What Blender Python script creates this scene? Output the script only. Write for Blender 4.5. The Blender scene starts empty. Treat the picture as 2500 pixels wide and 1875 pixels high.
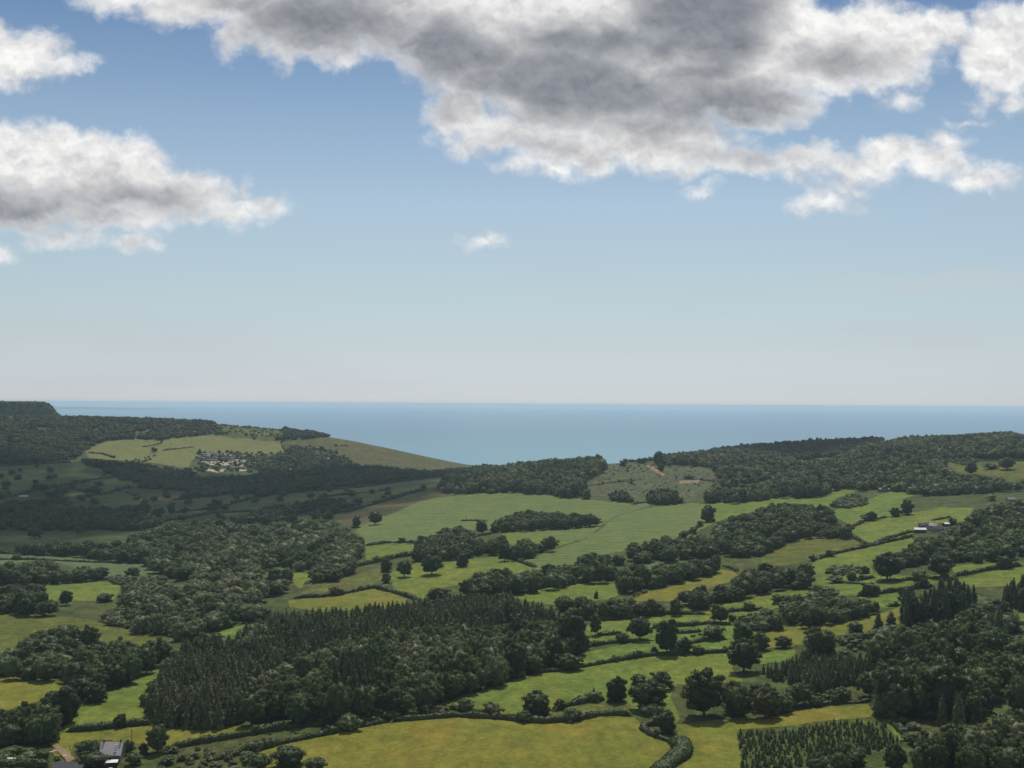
import bpy, bmesh, math, random
import numpy as np
from mathutils import Matrix, Vector, Euler

R = math.radians
rng = np.random.RandomState(7)
random.seed(7)
scene = bpy.context.scene
C = scene.collection

# ------------------------------------------------------------------ camera
F = 3018.0            # focal length in photograph pixels (2500 wide)
CAMZ = 200.0          # metres above the sea
PITCH, ROLL = 0.915, 0.335
cd = bpy.data.cameras.new('camera')
cam = bpy.data.objects.new('camera', cd)
C.objects.link(cam)
scene.camera = cam
cd.sensor_fit = 'HORIZONTAL'
cd.sensor_width = 36.0
cd.lens = 36.0 * F / 2500.0
cd.clip_start = 1.0
cd.clip_end = 200000.0
ROT = Matrix.Rotation(R(90 + PITCH), 3, 'X') @ Matrix.Rotation(R(ROLL), 3, 'Z')
cam.matrix_world = Matrix.Translation((0, 0, CAMZ)) @ ROT.to_4x4()
ROTN = np.array(ROT)

# ------------------------------------------------------------------ sun, exposure
SUN_EL, SUN_AZ = 58.0, 3.0
sunv = Vector((math.sin(R(SUN_AZ)) * math.cos(R(SUN_EL)), math.cos(R(SUN_AZ)) * math.cos(R(SUN_EL)), math.sin(R(SUN_EL))))
sd = bpy.data.lights.new('sun', 'SUN')
sd.energy = 3.6
sd.angle = R(0.5)
sd.color = (1.0, 0.95, 0.86)
so = bpy.data.objects.new('sun', sd)
so.rotation_euler = sunv.to_track_quat('Z', 'Y').to_euler()
so.location = (0, 0, 900)
C.objects.link(so)
vs = scene.view_settings
scene.display_settings.display_device = 'sRGB'
vs.view_transform = 'Standard'
vs.look = 'None'
vs.exposure = 0.0
vs.gamma = 1.0
vs.use_curve_mapping = False
cy = scene.cycles
cy.max_bounces = 5
cy.diffuse_bounces = 2
cy.glossy_bounces = 2
cy.transmission_bounces = 3
cy.volume_bounces = 1
cy.transparent_max_bounces = 20
cy.use_denoising = True
cy.volume_max_steps = 64


# ------------------------------------------------------------------ node helper
class NT:
    def __init__(s, tree):
        s.t = tree
        s.x = 0

    def n(s, typ, **kw):
        nd = s.t.nodes.new(typ)
        ins = kw.pop('ins', {})
        for k, v in kw.items():
            setattr(nd, k, v)
        for k, v in ins.items():
            s.put(nd.inputs[k], v)
        return nd

    def put(s, sock, v):
        if hasattr(v, 'is_output') or isinstance(v, bpy.types.NodeSocket):
            s.t.links.new(v, sock)
        else:
            sock.default_value = v

    def m(s, op, a, b=0.0, c=0.0, clamp=False):
        nd = s.t.nodes.new('ShaderNodeMath')
        nd.operation = op
        nd.use_clamp = clamp
        for i, v in enumerate((a, b, c)):
            s.put(nd.inputs[i], v)
        return nd.outputs[0]

    def v(s, op, a, b=(0, 0, 0), c=(0, 0, 0)):
        nd = s.t.nodes.new('ShaderNodeVectorMath')
        nd.operation = op
        s.put(nd.inputs[0], a)
        if op == 'SCALE':
            s.put(nd.inputs['Scale'], b)
        else:
            s.put(nd.inputs[1], b)
            if op in ('MULTIPLY_ADD',):
                s.put(nd.inputs[2], c)
        return nd.outputs['Value'] if op in ('LENGTH', 'DOT_PRODUCT') else nd.outputs[0]

    def noise(s, vec, scale, detail=3.0, rough=0.5, dim='3D', lac=2.0):
        nd = s.t.nodes.new('ShaderNodeTexNoise')
        nd.noise_dimensions = dim
        s.put(nd.inputs['Vector'], vec)
        nd.inputs['Scale'].default_value = scale
        nd.inputs['Detail'].default_value = detail
        nd.inputs['Roughness'].default_value = rough
        nd.inputs['Lacunarity'].default_value = lac
        return nd

    def mr(s, x, a, b, c=0.0, d=1.0, smooth=False):
        nd = s.t.nodes.new('ShaderNodeMapRange')
        if smooth:
            nd.interpolation_type = 'SMOOTHSTEP'
        s.put(nd.inputs['Value'], x)
        for k, q in (('From Min', a), ('From Max', b), ('To Min', c), ('To Max', d)):
            s.put(nd.inputs[k], q)
        return nd.outputs[0]

    def mix(s, f, a, b, blend='MIX'):
        nd = s.t.nodes.new('ShaderNodeMix')
        nd.data_type = 'RGBA'
        nd.blend_type = blend
        s.put(nd.inputs[0], f)
        s.put(nd.inputs[6], a if not isinstance(a, tuple) else (*a, 1.0)[:4])
        s.put(nd.inputs[7], b if not isinstance(b, tuple) else (*b, 1.0)[:4])
        return nd.outputs[2]

    def ramp(s, f, stops):
        nd = s.t.nodes.new('ShaderNodeValToRGB')
        s.put(nd.inputs[0], f)
        el = nd.color_ramp.elements
        while len(el) < len(stops):
            el.new(0.5)
        for e, (p, c) in zip(el, stops):
            e.position = p
            e.color = (*c, 1.0)
        return nd.outputs[0]


# ------------------------------------------------------------------ sky with clouds, all as functions of direction
def px_uv(px, py):
    d = ROTN @ np.array([(px - 1250) / F, (937.5 - py) / F, -1.0])
    return d[0] / d[1], d[2] / d[1]


CLOUD = [  # centre x, y, radius x, y : sizes in photograph pixels, turned into angles below
    (60, 390, 190, 105), (190, 380, 170, 70), (250, 430, 210, 110), (330, 400, 90, 75), (420, 465, 200, 72), (560, 505, 150, 42),
    (0, 500, 300, 72), (250, 520, 260, 50), (330, 586, 85, 36), (150, 582, 110, 28), (0, 622, 50, 26), (612, 455, 20, 42), (660, 500, 50, 36),
    (55, 135, 125, 78), (-20, 120, 110, 90), (150, 165, 76, 34),
    (300, -10, 150, 50), (470, 0, 190, 80), (560, 75, 42, 70), (760, 40, 270, 118), (680, 115, 42, 66), (820, 110, 110, 62),
    (1000, 30, 320, 130), (1300, 80, 380, 200), (1640, 110, 420, 210), (1500, 230, 380, 130), (1850, 90, 180, 150),
    (1120, 270, 100, 75), (1240, 330, 200, 62), (1400, 360, 200, 74), (1330, 412, 120, 36), (1600, 330, 250, 90), (1690, 375, 170, 50), (1830, 395, 140, 44),
    (1850, 250, 190, 70),
    (2000, 130, 210, 120), (2150, 95, 190, 105), (2160, 160, 150, 70), (2270, 80, 110, 66), (2460, 120, 135, 105), (2500, 60, 110, 80), (2400, 150, 75, 65), (2335, 85, 80, 52), (1900, 60, 130, 90),
    (2200, 240, 62, 34), (2410, 210, 40, 34), (2480, 235, 50, 32), (2360, 290, 50, 14), (2380, 250, 30, 20),
    (1960, 390, 110, 52), (2070, 415, 150, 52), (2180, 385, 110, 55), (2320, 345, 55, 34), (2280, 400, 130, 56), (2400, 440, 130, 42),
    (2000, 502, 84, 32), (2090, 516, 60, 15), (2060, 470, 60, 24), (1705, 458, 52, 20), (1182, 591, 56, 30),
]
GREY = [  # thick parts seen from below
    (800, 60, 280, 95), (1090, 130, 200, 95), (1400, 205, 450, 100), (1480, 110, 330, 90), (1700, 70, 200, 170), (1760, 250, 220, 85), (620, -10, 170, 45),
    (760, 30, 120, 50), (80, 500, 320, 52), (0, 545, 340, 48), (330, 480, 200, 42), (1830, 380, 130, 26), (2060, 150, 110, 38), (1560, 300, 120, 40),
    (1300, 360, 150, 22),
]
PALE = [(1470, 60, 170, 34), (1330, 10, 130, 100), (1610, 145, 150, 44), (1120, -10, 150, 50)]

world = bpy.data.worlds.new('World')
scene.world = world
world.use_nodes = True
wt = world.node_tree
wt.nodes.clear()
w = NT(wt)
tc = w.n('ShaderNodeTexCoord')
gen = tc.outputs['Generated']
sep = w.n('ShaderNodeSeparateXYZ', ins={0: gen})
sx, sy, sz = sep.outputs
ysafe = w.m('MAXIMUM', sy, 0.15)
U = w.m('DIVIDE', sx, ysafe)
V = w.m('DIVIDE', sz, ysafe)
cmb = w.n('ShaderNodeCombineXYZ', ins={0: U, 1: V, 2: 0.0})
P0 = w.v('SCALE', cmb.outputs[0], F)          # one unit = one photograph pixel of angle
# organic warps
n1 = w.noise(P0, 1 / 150.0, 2.0, 0.5)
n2 = w.noise(P0, 1 / 38.0, 4.0, 0.6)
w1 = w.v('SCALE', w.v('SUBTRACT', n1.outputs['Color'], (0.5, 0.5, 0.5)), 95.0)
w2 = w.v('SCALE', w.v('SUBTRACT', n2.outputs['Color'], (0.5, 0.5, 0.5)), 42.0)
PW = w.v('ADD', w.v('ADD', P0, w1), w2)
PS = w.v('ADD', P0, w.v('SCALE', w.v('SUBTRACT', n1.outputs['Color'], (0.5, 0.5, 0.5)), 140.0))


def field(lst, P, soft=False):
    acc = None
    for cx, cy_, rx, ry in lst:
        u, v = px_uv(cx, cy_)
        q = w.v('MULTIPLY', w.v('SUBTRACT', P, (u * F, v * F, 0.0)), (1.0 / rx, 1.0 / ry, 0.0))
        L = w.v('LENGTH', q)
        val = w.m('MULTIPLY_ADD', L, -float(min(rx, ry)), float(min(rx, ry)))
        if acc is None:
            acc = val
        else:
            nd = w.n('ShaderNodeMath', operation='SMOOTH_MAX' if soft else 'MAXIMUM')
            w.put(nd.inputs[0], acc)
            w.put(nd.inputs[1], val)
            if soft:
                nd.inputs[2].default_value = 14.0
            acc = nd.outputs[0]
    return acc


M = field(CLOUD, PW)
nb = w.noise(w.v('MULTIPLY', P0, (0.8, 1.0, 1.0)), 1 / 62.0, 8.0, 0.57)
N0 = w.m('SUBTRACT', nb.outputs['Fac'], 0.5)
PV = w.v('ADD', P0, w.v('SCALE', w.v('SUBTRACT', n2.outputs['Color'], (0.5, 0.5, 0.5)), 30.0))
vo = w.n('ShaderNodeTexVoronoi', voronoi_dimensions='2D', feature='SMOOTH_F1', ins={'Vector': PV, 'Scale': 1 / 52.0, 'Detail': 2.0, 'Roughness': 0.6, 'Smoothness': 0.35})
vo.normalize = True
BIL = w.m('SUBTRACT', 0.42, vo.outputs['Distance'])     # puffs: high in the middle, low in the creases
D = w.m('MULTIPLY_ADD', BIL, 20.0, w.m('MULTIPLY_ADD', N0, 62.0, M))
alpha = w.mr(D, -7.0, 34.0, 0, 1, True)
alpha = w.m('MULTIPLY', alpha, w.mr(D, -10, 55, 0.72, 1.0))
# puffs: the noise compared with itself a little nearer the sun (up), at two sizes
Pn = w.v('MULTIPLY', w.v('ADD', P0, w.v('SCALE', w.v('SUBTRACT', n2.outputs['Color'], (0.5, 0.5, 0.5)), 46.0)), (0.85, 1.0, 1.0))
ea = w.m('SUBTRACT', w.noise(Pn, 1 / 95.0, 2.0, 0.45).outputs['Fac'], w.noise(w.v('ADD', Pn, (8.0, 34.0, 0.0)), 1 / 95.0, 2.0, 0.45).outputs['Fac'])
eb = w.m('SUBTRACT', w.noise(Pn, 1 / 30.0, 2.5, 0.5).outputs['Fac'], w.noise(w.v('ADD', Pn, (3.0, 11.0, 0.0)), 1 / 30.0, 2.5, 0.5).outputs['Fac'])
nl = w.noise(w.v('MULTIPLY', Pn, (0.5, 1.0, 1.0)), 1 / 130.0, 3.0, 0.5)
G = w.mr(w.m('MULTIPLY_ADD', w.m('SUBTRACT', nl.outputs['Fac'], 0.5), 75.0, field(GREY, PS)), -52.0, 72.0, 0, 1, True)
B = w.mr(field(PALE, PS), -8.0, 50.0, 0, 1, True)
G = w.m('MULTIPLY', G, w.mr(B, 0, 1, 1.0, 0.42))
G = w.m('MULTIPLY', G, w.mr(D, 0, 50, 0.2, 1.0))
amp = w.mr(G, 0, 0.7, 1.0, 0.8)
lit = w.m('ADD', w.m('MULTIPLY', ea, 0.75), w.m('MULTIPLY', eb, 0.5))
lit = w.m('MULTIPLY_ADD', lit, amp, w.mr(nl.outputs['Fac'], 0.32, 0.68, 0.9, 1.06))
lit = w.m('MULTIPLY', lit, w.mr(nb.outputs['Fac'], 0.3, 0.7, 0.95, 1.05))
lit = w.m('MULTIPLY_ADD', BIL, w.m('MULTIPLY', amp, 0.24), lit)
lit = w.m('MINIMUM', w.m('MAXIMUM', lit, 0.6), 1.2)
CW, CG = (8.2, 8.15, 8.1), (2.7, 2.85, 3.2)
ccol = w.mix(G, CW, CG)
ccol = w.mix(1.0, ccol, w.n('ShaderNodeCombineXYZ', ins={0: lit, 1: lit, 2: w.m('POWER', lit, 0.9)}).outputs[0], 'MULTIPLY')
# clear sky
sky = w.n('ShaderNodeTexSky')
sky.sky_type = 'NISHITA'
sky.sun_disc = False
sky.sun_elevation = R(SUN_EL)
sky.sun_rotation = R(SUN_AZ)
sky.altitude = 200
sky.air_density = 1.0
sky.dust_density = 0.4
sky.ozone_density = 2.0
el = w.m('DIVIDE', sz, w.m('SQRT', w.m('ADD', w.m('MULTIPLY', sx, sx), w.m('MULTIPLY', sy, sy))))
k_ = 1.25
grad = w.ramp(el, [(p_, tuple(c_ / k_ for c_ in q_)) for p_, q_ in ((0.0, (0.74, 0.87, 1.23)), (0.0155, (0.69, 0.785, 1.10)), (0.048, (0.755, 0.755, 0.865)), (0.096, (0.88, 0.835, 0.80)), (0.161, (1.0, 0.92, 0.84)), (0.226, (0.86, 0.85, 0.80)), (0.292, (0.65, 0.70, 0.725)), (0.33, (0.48, 0.585, 0.69)), (0.75, (0.45, 0.6, 0.9)))])
grad = w.v('SCALE', grad, k_)
skyc = w.mix(1.0, sky.outputs[0], grad, 'MULTIPLY')
# large soft unevenness and a faint high veil
nv = w.noise(w.v('MULTIPLY', P0, (0.25, 1.0, 1.0)), 1 / 230.0, 4.0, 0.55)
veil = w.m('MULTIPLY', w.mr(nv.outputs['Fac'], 0.45, 0.75, 0, 0.28, True), w.mr(el, 0.0, 0.2, 1.0, 0.25))
skyc = w.mix(veil, skyc, (4.9, 5.1, 5.2))
streak = w.mr(field([(2330, 690, 620, 46), (2150, 655, 400, 26)], PS), 0.0, 46.0, 0, 0.32, True)
skyc = w.mix(streak, skyc, (5.9, 6.0, 6.1))
front = w.mr(sy, 0.25, 0.5, 0, 1, True)
alpha = w.m('MULTIPLY', alpha, front)
out = w.mix(alpha, skyc, ccol)
# broken cloud over the rest of the sky, above and behind the viewpoint
nr = w.noise(w.v('MULTIPLY', gen, (1.0, 1.0, 2.0)), 2.6, 5.0, 0.6)
rest = w.mr(nr.outputs['Fac'], 0.44, 0.60, 0, 0.85, True)
away = w.m('MAXIMUM', w.m('SUBTRACT', 1.0, front), w.mr(el, 0.42, 0.6, 0, 1, True))
rest = w.m('MULTIPLY', w.m('MULTIPLY', rest, away), w.mr(el, 0.05, 0.3, 0, 1))
out = w.mix(rest, out, (5.2, 5.25, 5.4))
below = w.mr(sz, -0.02, -0.001, 0, 1)
bg = w.n('ShaderNodeBackground', ins={'Color': w.mix(below, (0.6, 0.8, 0.9), out), 'Strength': 0.1})
wo = w.n('ShaderNodeOutputWorld', ins={'Surface': bg.outputs[0]})
world.cycles.sampling_method = 'MANUAL'
world.cycles.sample_map_resolution = 512


# ------------------------------------------------------------------ small mesh helpers
def mesh_np(name, verts, faces=None, quads=None, tris=None, smooth=False):
    """verts (n,3); quads (m,4) and/or tris (k,3) index arrays"""
    me = bpy.data.meshes.new(name)
    verts = np.asarray(verts, dtype=np.float32)
    me.vertices.add(len(verts))
    me.vertices.foreach_set('co', verts.ravel())
    q = np.asarray(quads if quads is not None else np.zeros((0, 4)), dtype=np.int32)
    t = np.asarray(tris if tris is not None else np.zeros((0, 3)), dtype=np.int32)
    me.loops.add(q.size + t.size)
    me.loops.foreach_set('vertex_index', np.concatenate([q.ravel(), t.ravel()]))
    me.polygons.add(len(q) + len(t))
    st = np.concatenate([np.arange(len(q)) * 4, q.size + np.arange(len(t)) * 3]).astype(np.int32)
    me.polygons.foreach_set('loop_start', st)
    if smooth:
        me.polygons.foreach_set('use_smooth', np.ones(len(q) + len(t), dtype=bool))
    me.update(calc_edges=True)
    return me


def add_obj(name, me, mat=None, parent=None, loc=None, label=None, cat=None, group=None, kind=None, link=True):
    o = bpy.data.objects.new(name, me)
    if mat is not None and me is not None:
        for mm in (mat if isinstance(mat, (list, tuple)) else [mat]):
            if mm.name not in me.materials:
                me.materials.append(mm)
    if link:
        C.objects.link(o)
    if parent is not None:
        o.parent = parent
    if loc is not None:
        o.location = loc
    for k, v in (('label', label), ('category', cat), ('group', group), ('kind', kind)):
        if v:
            o[k] = v
    return o


VN = {}


def vnoise(x, y, scale, seed=0):
    """smooth value noise -1..1"""
    r = VN.get(seed)
    if r is None:
        r = VN[seed] = np.random.RandomState(seed + 11).rand(256, 256)
    gx, gy = np.asarray(x) / scale + 1000.0, np.asarray(y) / scale + 1000.0
    ix, iy = np.floor(gx).astype(int), np.floor(gy).astype(int)
    fx, fy = gx - ix, gy - iy
    fx, fy = fx * fx * (3 - 2 * fx), fy * fy * (3 - 2 * fy)
    a = r[ix % 256, iy % 256]; b = r[(ix + 1) % 256, iy % 256]
    c = r[ix % 256, (iy + 1) % 256]; d = r[(ix + 1) % 256, (iy + 1) % 256]
    return ((a * (1 - fx) + b * fx) * (1 - fy) + (c * (1 - fx) + d * fx) * fy) * 2 - 1


# ------------------------------------------------------------------ picture <-> world
TILE = {'a': (0, 950), 'b': (620, 950), 'c': (1240, 950), 'd': (1860, 950), 'e': (0, 1395), 'f': (620, 1395), 'g': (1240, 1395), 'h': (1860, 1395)}


def T(s):
    """'b 10,20 30,40 c 50,60' -> photograph points"""
    out, cur = [], (0, 0)
    for tok in s.split():
        if tok in TILE:
            cur = TILE[tok]
        elif tok == 'p':
            cur = None
        else:
            x, y = (float(q) for q in tok.split(','))
            out.append((x, y) if cur is None else (cur[0] + x / 3.456, cur[1] + y / 3.456))
    return out


def project(x, y, z):
    v = np.stack([np.asarray(x, float), np.asarray(y, float), np.asarray(z, float) - CAMZ], -1) @ ROTN
    return 1250 + F * v[..., 0] / -v[..., 2], 937.5 - F * v[..., 1] / -v[..., 2]


# ------------------------------------------------------------------ the shape of the land
UCOLS = [(px - 1250) / F for px in (-300, 0, 400, 600, 800, 1000, 1200, 1500, 1800, 1960, 2100, 2500, 2900)]
ZT = [  # distance, then height relative to the camera in each column
    (0, -150, -152, -156, -156, -156, -156, -156, -156, -154, -153, -152, -150, -148),
    (520, -156, -157, -157, -157, -156, -156, -155, -154, -152, -151, -150, -148, -145),
    (700, -158, -160, -160, -159, -157, -156, -154, -153, -150, -148, -146, -142, -138),
    (900, -160, -163, -165, -163, -158, -156, -154, -151, -146, -143, -140, -133, -128),
    (1200, -164, -168, -170, -167, -160, -155, -151, -146, -139, -134.5, -130, -119, -112),
    (1500, -168, -174, -172, -168, -162, -155, -150, -143, -133, -127, -121, -106, -98),
    (1800, -170, -176, -176, -172, -164, -153, -145, -137, -127, -120, -113, -92, -84),
    (2100, -154, -164, -172, -172, -168, -150, -136, -123, -117, -114, -101, -75, -66),
    (2400, -130, -143, -162, -168, -171, -163, -140, -121, -105, -122, -97, -63, -55),
    (2700, -105, -115, -136, -152, -166, -172, -166, -148, -118, -118, -104, -70, -60),
    (3000, -75, -84, -98, -120, -145, -170, -184, -170, -112, -104, -98, -80, -75),
    (3300, -46, -48, -60, -70, -98, -140, -188, -188, -140, -125, -120, -100, -95),
    (3700, -70, -75, -90, -100, -125, -165, -203, -203, -190, -182, -170, -150, -150),
    (4200, -60, -110, -150, -180, -195, -206, -210, -210, -208, -206.5, -205, -205, -205),
    (4700, -90, -150, -190, -205, -208, -210, -212, -212, -212, -212, -212, -212, -212),
    (5400, -215, -215, -215, -215, -215, -215, -215, -215, -215, -215, -215, -215, -215),
]
ZT = np.array(ZT, float)
ZT[:, 1:] += (ZT[:, :1] * 11.5 / F) * np.clip((ZT[:, 1:] + 204) / 30.0, 0, 1)
NU, NY = 420, 560
GU = np.linspace(-0.95, 0.95, NU)
GY = np.linspace(0, 5400, NY)
tmp = np.array([np.interp(GU, UCOLS, row[1:]) for row in ZT])
GZ = np.array([np.interp(GY, ZT[:, 0], tmp[:, i]) for i in range(NU)])      # (NU, NY)


def blur(a, s, axis):
    k = np.exp(-0.5 * (np.arange(-3 * s, 3 * s + 1) / s) ** 2)
    k /= k.sum()
    pad = [(0, 0), (0, 0)]
    pad[axis] = (3 * s, 3 * s)
    b = np.pad(a, pad, mode='edge')
    return np.apply_along_axis(lambda q: np.convolve(q, k, 'valid'), axis, b)


GZ = blur(blur(GZ, 7, 0), 8, 1)


def height(x, y):
    x = np.asarray(x, float); y = np.asarray(y, float)
    yy = np.clip(y, 0, 5399.0)
    u = np.clip(x / np.maximum(yy, 60.0), -0.949, 0.949)
    fu = (u + 0.95) / 1.9 * (NU - 1); fy = yy / 5400.0 * (NY - 1)
    iu = np.clip(fu.astype(int), 0, NU - 2); iy = np.clip(fy.astype(int), 0, NY - 2)
    a, b = fu - iu, fy - iy
    z = (GZ[iu, iy] * (1 - a) + GZ[iu + 1, iy] * a) * (1 - b) + (GZ[iu, iy + 1] * (1 - a) + GZ[iu + 1, iy + 1] * a) * b
    amp = np.clip((5000 - y) / 1500.0, 0, 1)
    z = z + amp * (2.6 * vnoise(x, y, 210, 1) + 1.1 * vnoise(x, y, 90, 2) + 0.35 * vnoise(x, y, 35, 3))
    # far flat-topped headland at the left edge
    px = 1250 + F * x / np.maximum(y, 60.0)
    cap = np.clip((168 + 5 * vnoise(x, y, 70, 8) - px) / 60.0, 0, 1.0)
    cap = cap ** 0.8 * np.clip((y - 4050) / 90.0, 0, 1) * np.clip((5000 - y) / 300.0, 0, 1)
    z = z * (1 - cap) + (-2.0 + 1.3 * vnoise(x, y, 60, 4)) * cap
    return z + CAMZ


RY = np.geomspace(380, 5200, 1000)


def cast(px, py):
    """first ground point seen at a photograph pixel"""
    d = ROTN @ np.array([(px - 1250) / F, (937.5 - py) / F, -1.0])
    dx, dz = d[0] / d[1], d[2] / d[1]
    gap = (CAMZ + dz * RY) - height(dx * RY, RY)
    below = np.nonzero(gap < 0)[0]
    if len(below) == 0:
        i = int(np.argmin(gap / RY))
        Y = RY[i]
    else:
        i = below[0]
        if i == 0:
            Y = RY[0]
        else:
            Y = RY[i - 1] + (RY[i] - RY[i - 1]) * gap[i - 1] / (gap[i - 1] - gap[i])
    return np.array([dx * Y, Y, float(height(dx * Y, Y))])


def pip(poly, x, y):
    poly = np.asarray(poly, float)
    inside = np.zeros(np.shape(x), bool)
    n = len(poly)
    j = n - 1
    for i in range(n):
        xi, yi = poly[i]; xj, yj = poly[j]
        c = ((yi > y) != (yj > y))
        if yj != yi:
            c &= x < (xj - xi) * (y - yi) / (yj - yi) + xi
        inside ^= c
        j = i
    return inside


def densify(pts, step):
    out = []
    for (x0, y0), (x1, y1) in zip(pts[:-1], pts[1:]):
        n = max(1, int(math.hypot(x1 - x0, y1 - y0) / step))
        for i in range(n):
            t = i / n
            out.append((x0 + (x1 - x0) * t, y0 + (y1 - y0) * t))
    out.append(pts[-1])
    return out


# horizon slope of the terrain for visibility tests
VU = np.linspace(-0.6, 0.6, 700)
VY = np.geomspace(400, 5200, 900)
VH = (height(VU[:, None] * VY[None, :], np.broadcast_to(VY[None, :], (700, 900))) - CAMZ) / VY[None, :]
VMAX = np.maximum.accumulate(VH, axis=1)


def visible(x, y, z, slack=0.0):
    iu = np.clip(((x / y) + 0.6) / 1.2 * 699, 0, 699).astype(int)
    iy = np.clip(np.searchsorted(VY, y) - 2, 0, 899)
    return (z - CAMZ) / y > VMAX[iu, iy] - slack


# ------------------------------------------------------------------ ground materials
def finish(nt, col, rough=0.9, bump=None, bstr=0.4, bdist=0.5, spec=0.2):
    p = nt.n('ShaderNodeBsdfPrincipled', ins={'Base Color': col, 'Roughness': rough, 'Specular IOR Level': spec})
    if bump is not None:
        b = nt.n('ShaderNodeBump', ins={'Strength': bstr, 'Distance': bdist, 'Height': bump})
        nt.t.links.new(b.outputs[0], p.inputs['Normal'])
    o = nt.n('ShaderNodeOutputMaterial', ins={'Surface': p.outputs[0]})
    return p


def new_mat(name):
    m = bpy.data.materials.new(name)
    m.use_nodes = True
    m.node_tree.nodes.clear()
    return m, NT(m.node_tree)


def grass_mat(name, c1, c2, c3, stripes=0.0, angle=0.0, width=9.0, patch=1.0, tuss=0.35):
    """three grass tones in patches; optional lines of cut or sown grass"""
    m, nt = new_mat(name)
    g = nt.n('ShaderNodeNewGeometry')
    P = g.outputs['Position']
    big = nt.noise(P, 1 / 85.0, 4.0, 0.6)
    med = nt.noise(P, 1 / 17.0, 5.0, 0.65)
    fin = nt.noise(P, 1 / 2.2, 4.0, 0.7)
    mot = nt.noise(nt.v('MULTIPLY', P, (1.0, 0.6, 1.0)), 1 / 6.0, 4.0, 0.7)
    drift = nt.noise(nt.v('MULTIPLY', P, (1.0, 0.45, 1.0)), 1 / 30.0, 4.0, 0.6)
    f = nt.m('ADD', nt.m('MULTIPLY', big.outputs['Fac'], 0.6), nt.m('MULTIPLY', med.outputs['Fac'], 0.4))
    f = nt.mr(f, 0.5 - 0.16 / patch, 0.5 + 0.16 / patch, 0, 1, True)
    col = nt.mix(f, c1, c2)
    f3 = nt.mr(drift.outputs['Fac'], 0.5, 0.72, 0, 0.85, True)
    col = nt.mix(f3, col, c3)
    if stripes:
        r = nt.n('ShaderNodeVectorRotate', rotation_type='Z_AXIS', ins={0: nt.v('ADD', P, nt.v('SCALE', big.outputs['Color'], 26.0)), 'Angle': R(angle)})
        sx_ = nt.n('ShaderNodeSeparateXYZ', ins={0: r.outputs[0]}).outputs[0]
        wv = nt.m('SINE', nt.m('MULTIPLY', sx_, 2 * math.pi / width))
        wv = nt.mr(wv, 0.2, 1.0, 1.0, 1.0 - stripes)
        col = nt.mix(1.0, col, nt.n('ShaderNodeCombineXYZ', ins={0: wv, 1: wv, 2: wv}).outputs[0], 'MULTIPLY')
    k = nt.mr(fin.outputs['Fac'], 0.25, 0.75, 1.0 - tuss, 1.0 + tuss)
    k = nt.m('MULTIPLY', k, nt.mr(med.outputs['Fac'], 0.3, 0.7, 1 - tuss * 0.6, 1 + tuss * 0.6))
    k = nt.m('MULTIPLY', k, nt.mr(mot.outputs['Fac'], 0.3, 0.7, 1 - tuss * 0.8, 1 + tuss * 0.8))
    col = nt.mix(1.0, col, nt.n('ShaderNodeCombineXYZ', ins={0: k, 1: k, 2: nt.m('POWER', k, 1.2)}).outputs[0], 'MULTIPLY')
    finish(nt, col, 0.95, fin.outputs['Fac'], 0.5, 0.35, 0.1)
    return m


GM = {
    'gold':  grass_mat('meadow_grass_gold', (0.121, 0.140, 0.019), (0.160, 0.153, 0.021), (0.194, 0.153, 0.023), patch=1.2, tuss=0.30),
    'green': grass_mat('pasture_grass', (0.103, 0.147, 0.023), (0.132, 0.162, 0.024), (0.162, 0.169, 0.026), tuss=0.33),
    'fresh': grass_mat('fresh_pasture_grass', (0.093, 0.147, 0.023), (0.117, 0.164, 0.025), (0.147, 0.169, 0.026), tuss=0.38),
    'crop':  grass_mat('hill_crop', (0.113, 0.155, 0.044), (0.137, 0.166, 0.038), (0.103, 0.147, 0.050), stripes=0.30, angle=-62, width=15.0, tuss=0.21),
    'pale':  grass_mat('pale_crop', (0.089, 0.125, 0.049), (0.103, 0.139, 0.046), (0.083, 0.116, 0.051), tuss=0.22),
    'dull':  grass_mat('rough_pasture', (0.076, 0.099, 0.022), (0.099, 0.111, 0.024), (0.109, 0.099, 0.025), tuss=0.52),
    'olive': grass_mat('olive_pasture', (0.079, 0.100, 0.017), (0.107, 0.111, 0.018), (0.130, 0.097, 0.018), tuss=0.42),
    'hay':   grass_mat('dry_hay_meadow', (0.129, 0.138, 0.039), (0.163, 0.163, 0.051), (0.133, 0.155, 0.043), tuss=0.24),
    'heath': grass_mat('heath_slope', (0.073, 0.076, 0.023), (0.112, 0.096, 0.033), (0.065, 0.079, 0.023), tuss=0.52),
    'clear': grass_mat('cleared_slope', (0.062, 0.080, 0.030), (0.086, 0.088, 0.038), (0.105, 0.088, 0.046), tuss=0.55),
    'lane':  grass_mat('verge_grass', (0.052, 0.073, 0.016), (0.073, 0.095, 0.019), (0.060, 0.077, 0.016), tuss=0.55),
    'brown': grass_mat('bracken_slope', (0.073, 0.071, 0.023), (0.090, 0.073, 0.027), (0.069, 0.077, 0.023), tuss=0.52),
    'dirt':  grass_mat('dirt_track', (0.27, 0.19, 0.11), (0.23, 0.16, 0.09), (0.20, 0.16, 0.085), tuss=0.30),
    'sand':  grass_mat('sandy_ground', (0.42, 0.34, 0.22), (0.36, 0.30, 0.2), (0.25, 0.22, 0.14), tuss=0.30),
    'valley_green': grass_mat('valley_pasture', (0.082, 0.111, 0.028), (0.101, 0.120, 0.030), (0.106, 0.106, 0.030), stripes=0.1, angle=20, width=22, tuss=0.30),  # plain pasture green of the valley fields, with faint sowing lines
}
GROUND = grass_mat('rough_ground', (0.050, 0.066, 0.018), (0.072, 0.085, 0.022), (0.06, 0.07, 0.02), tuss=0.5)

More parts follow.
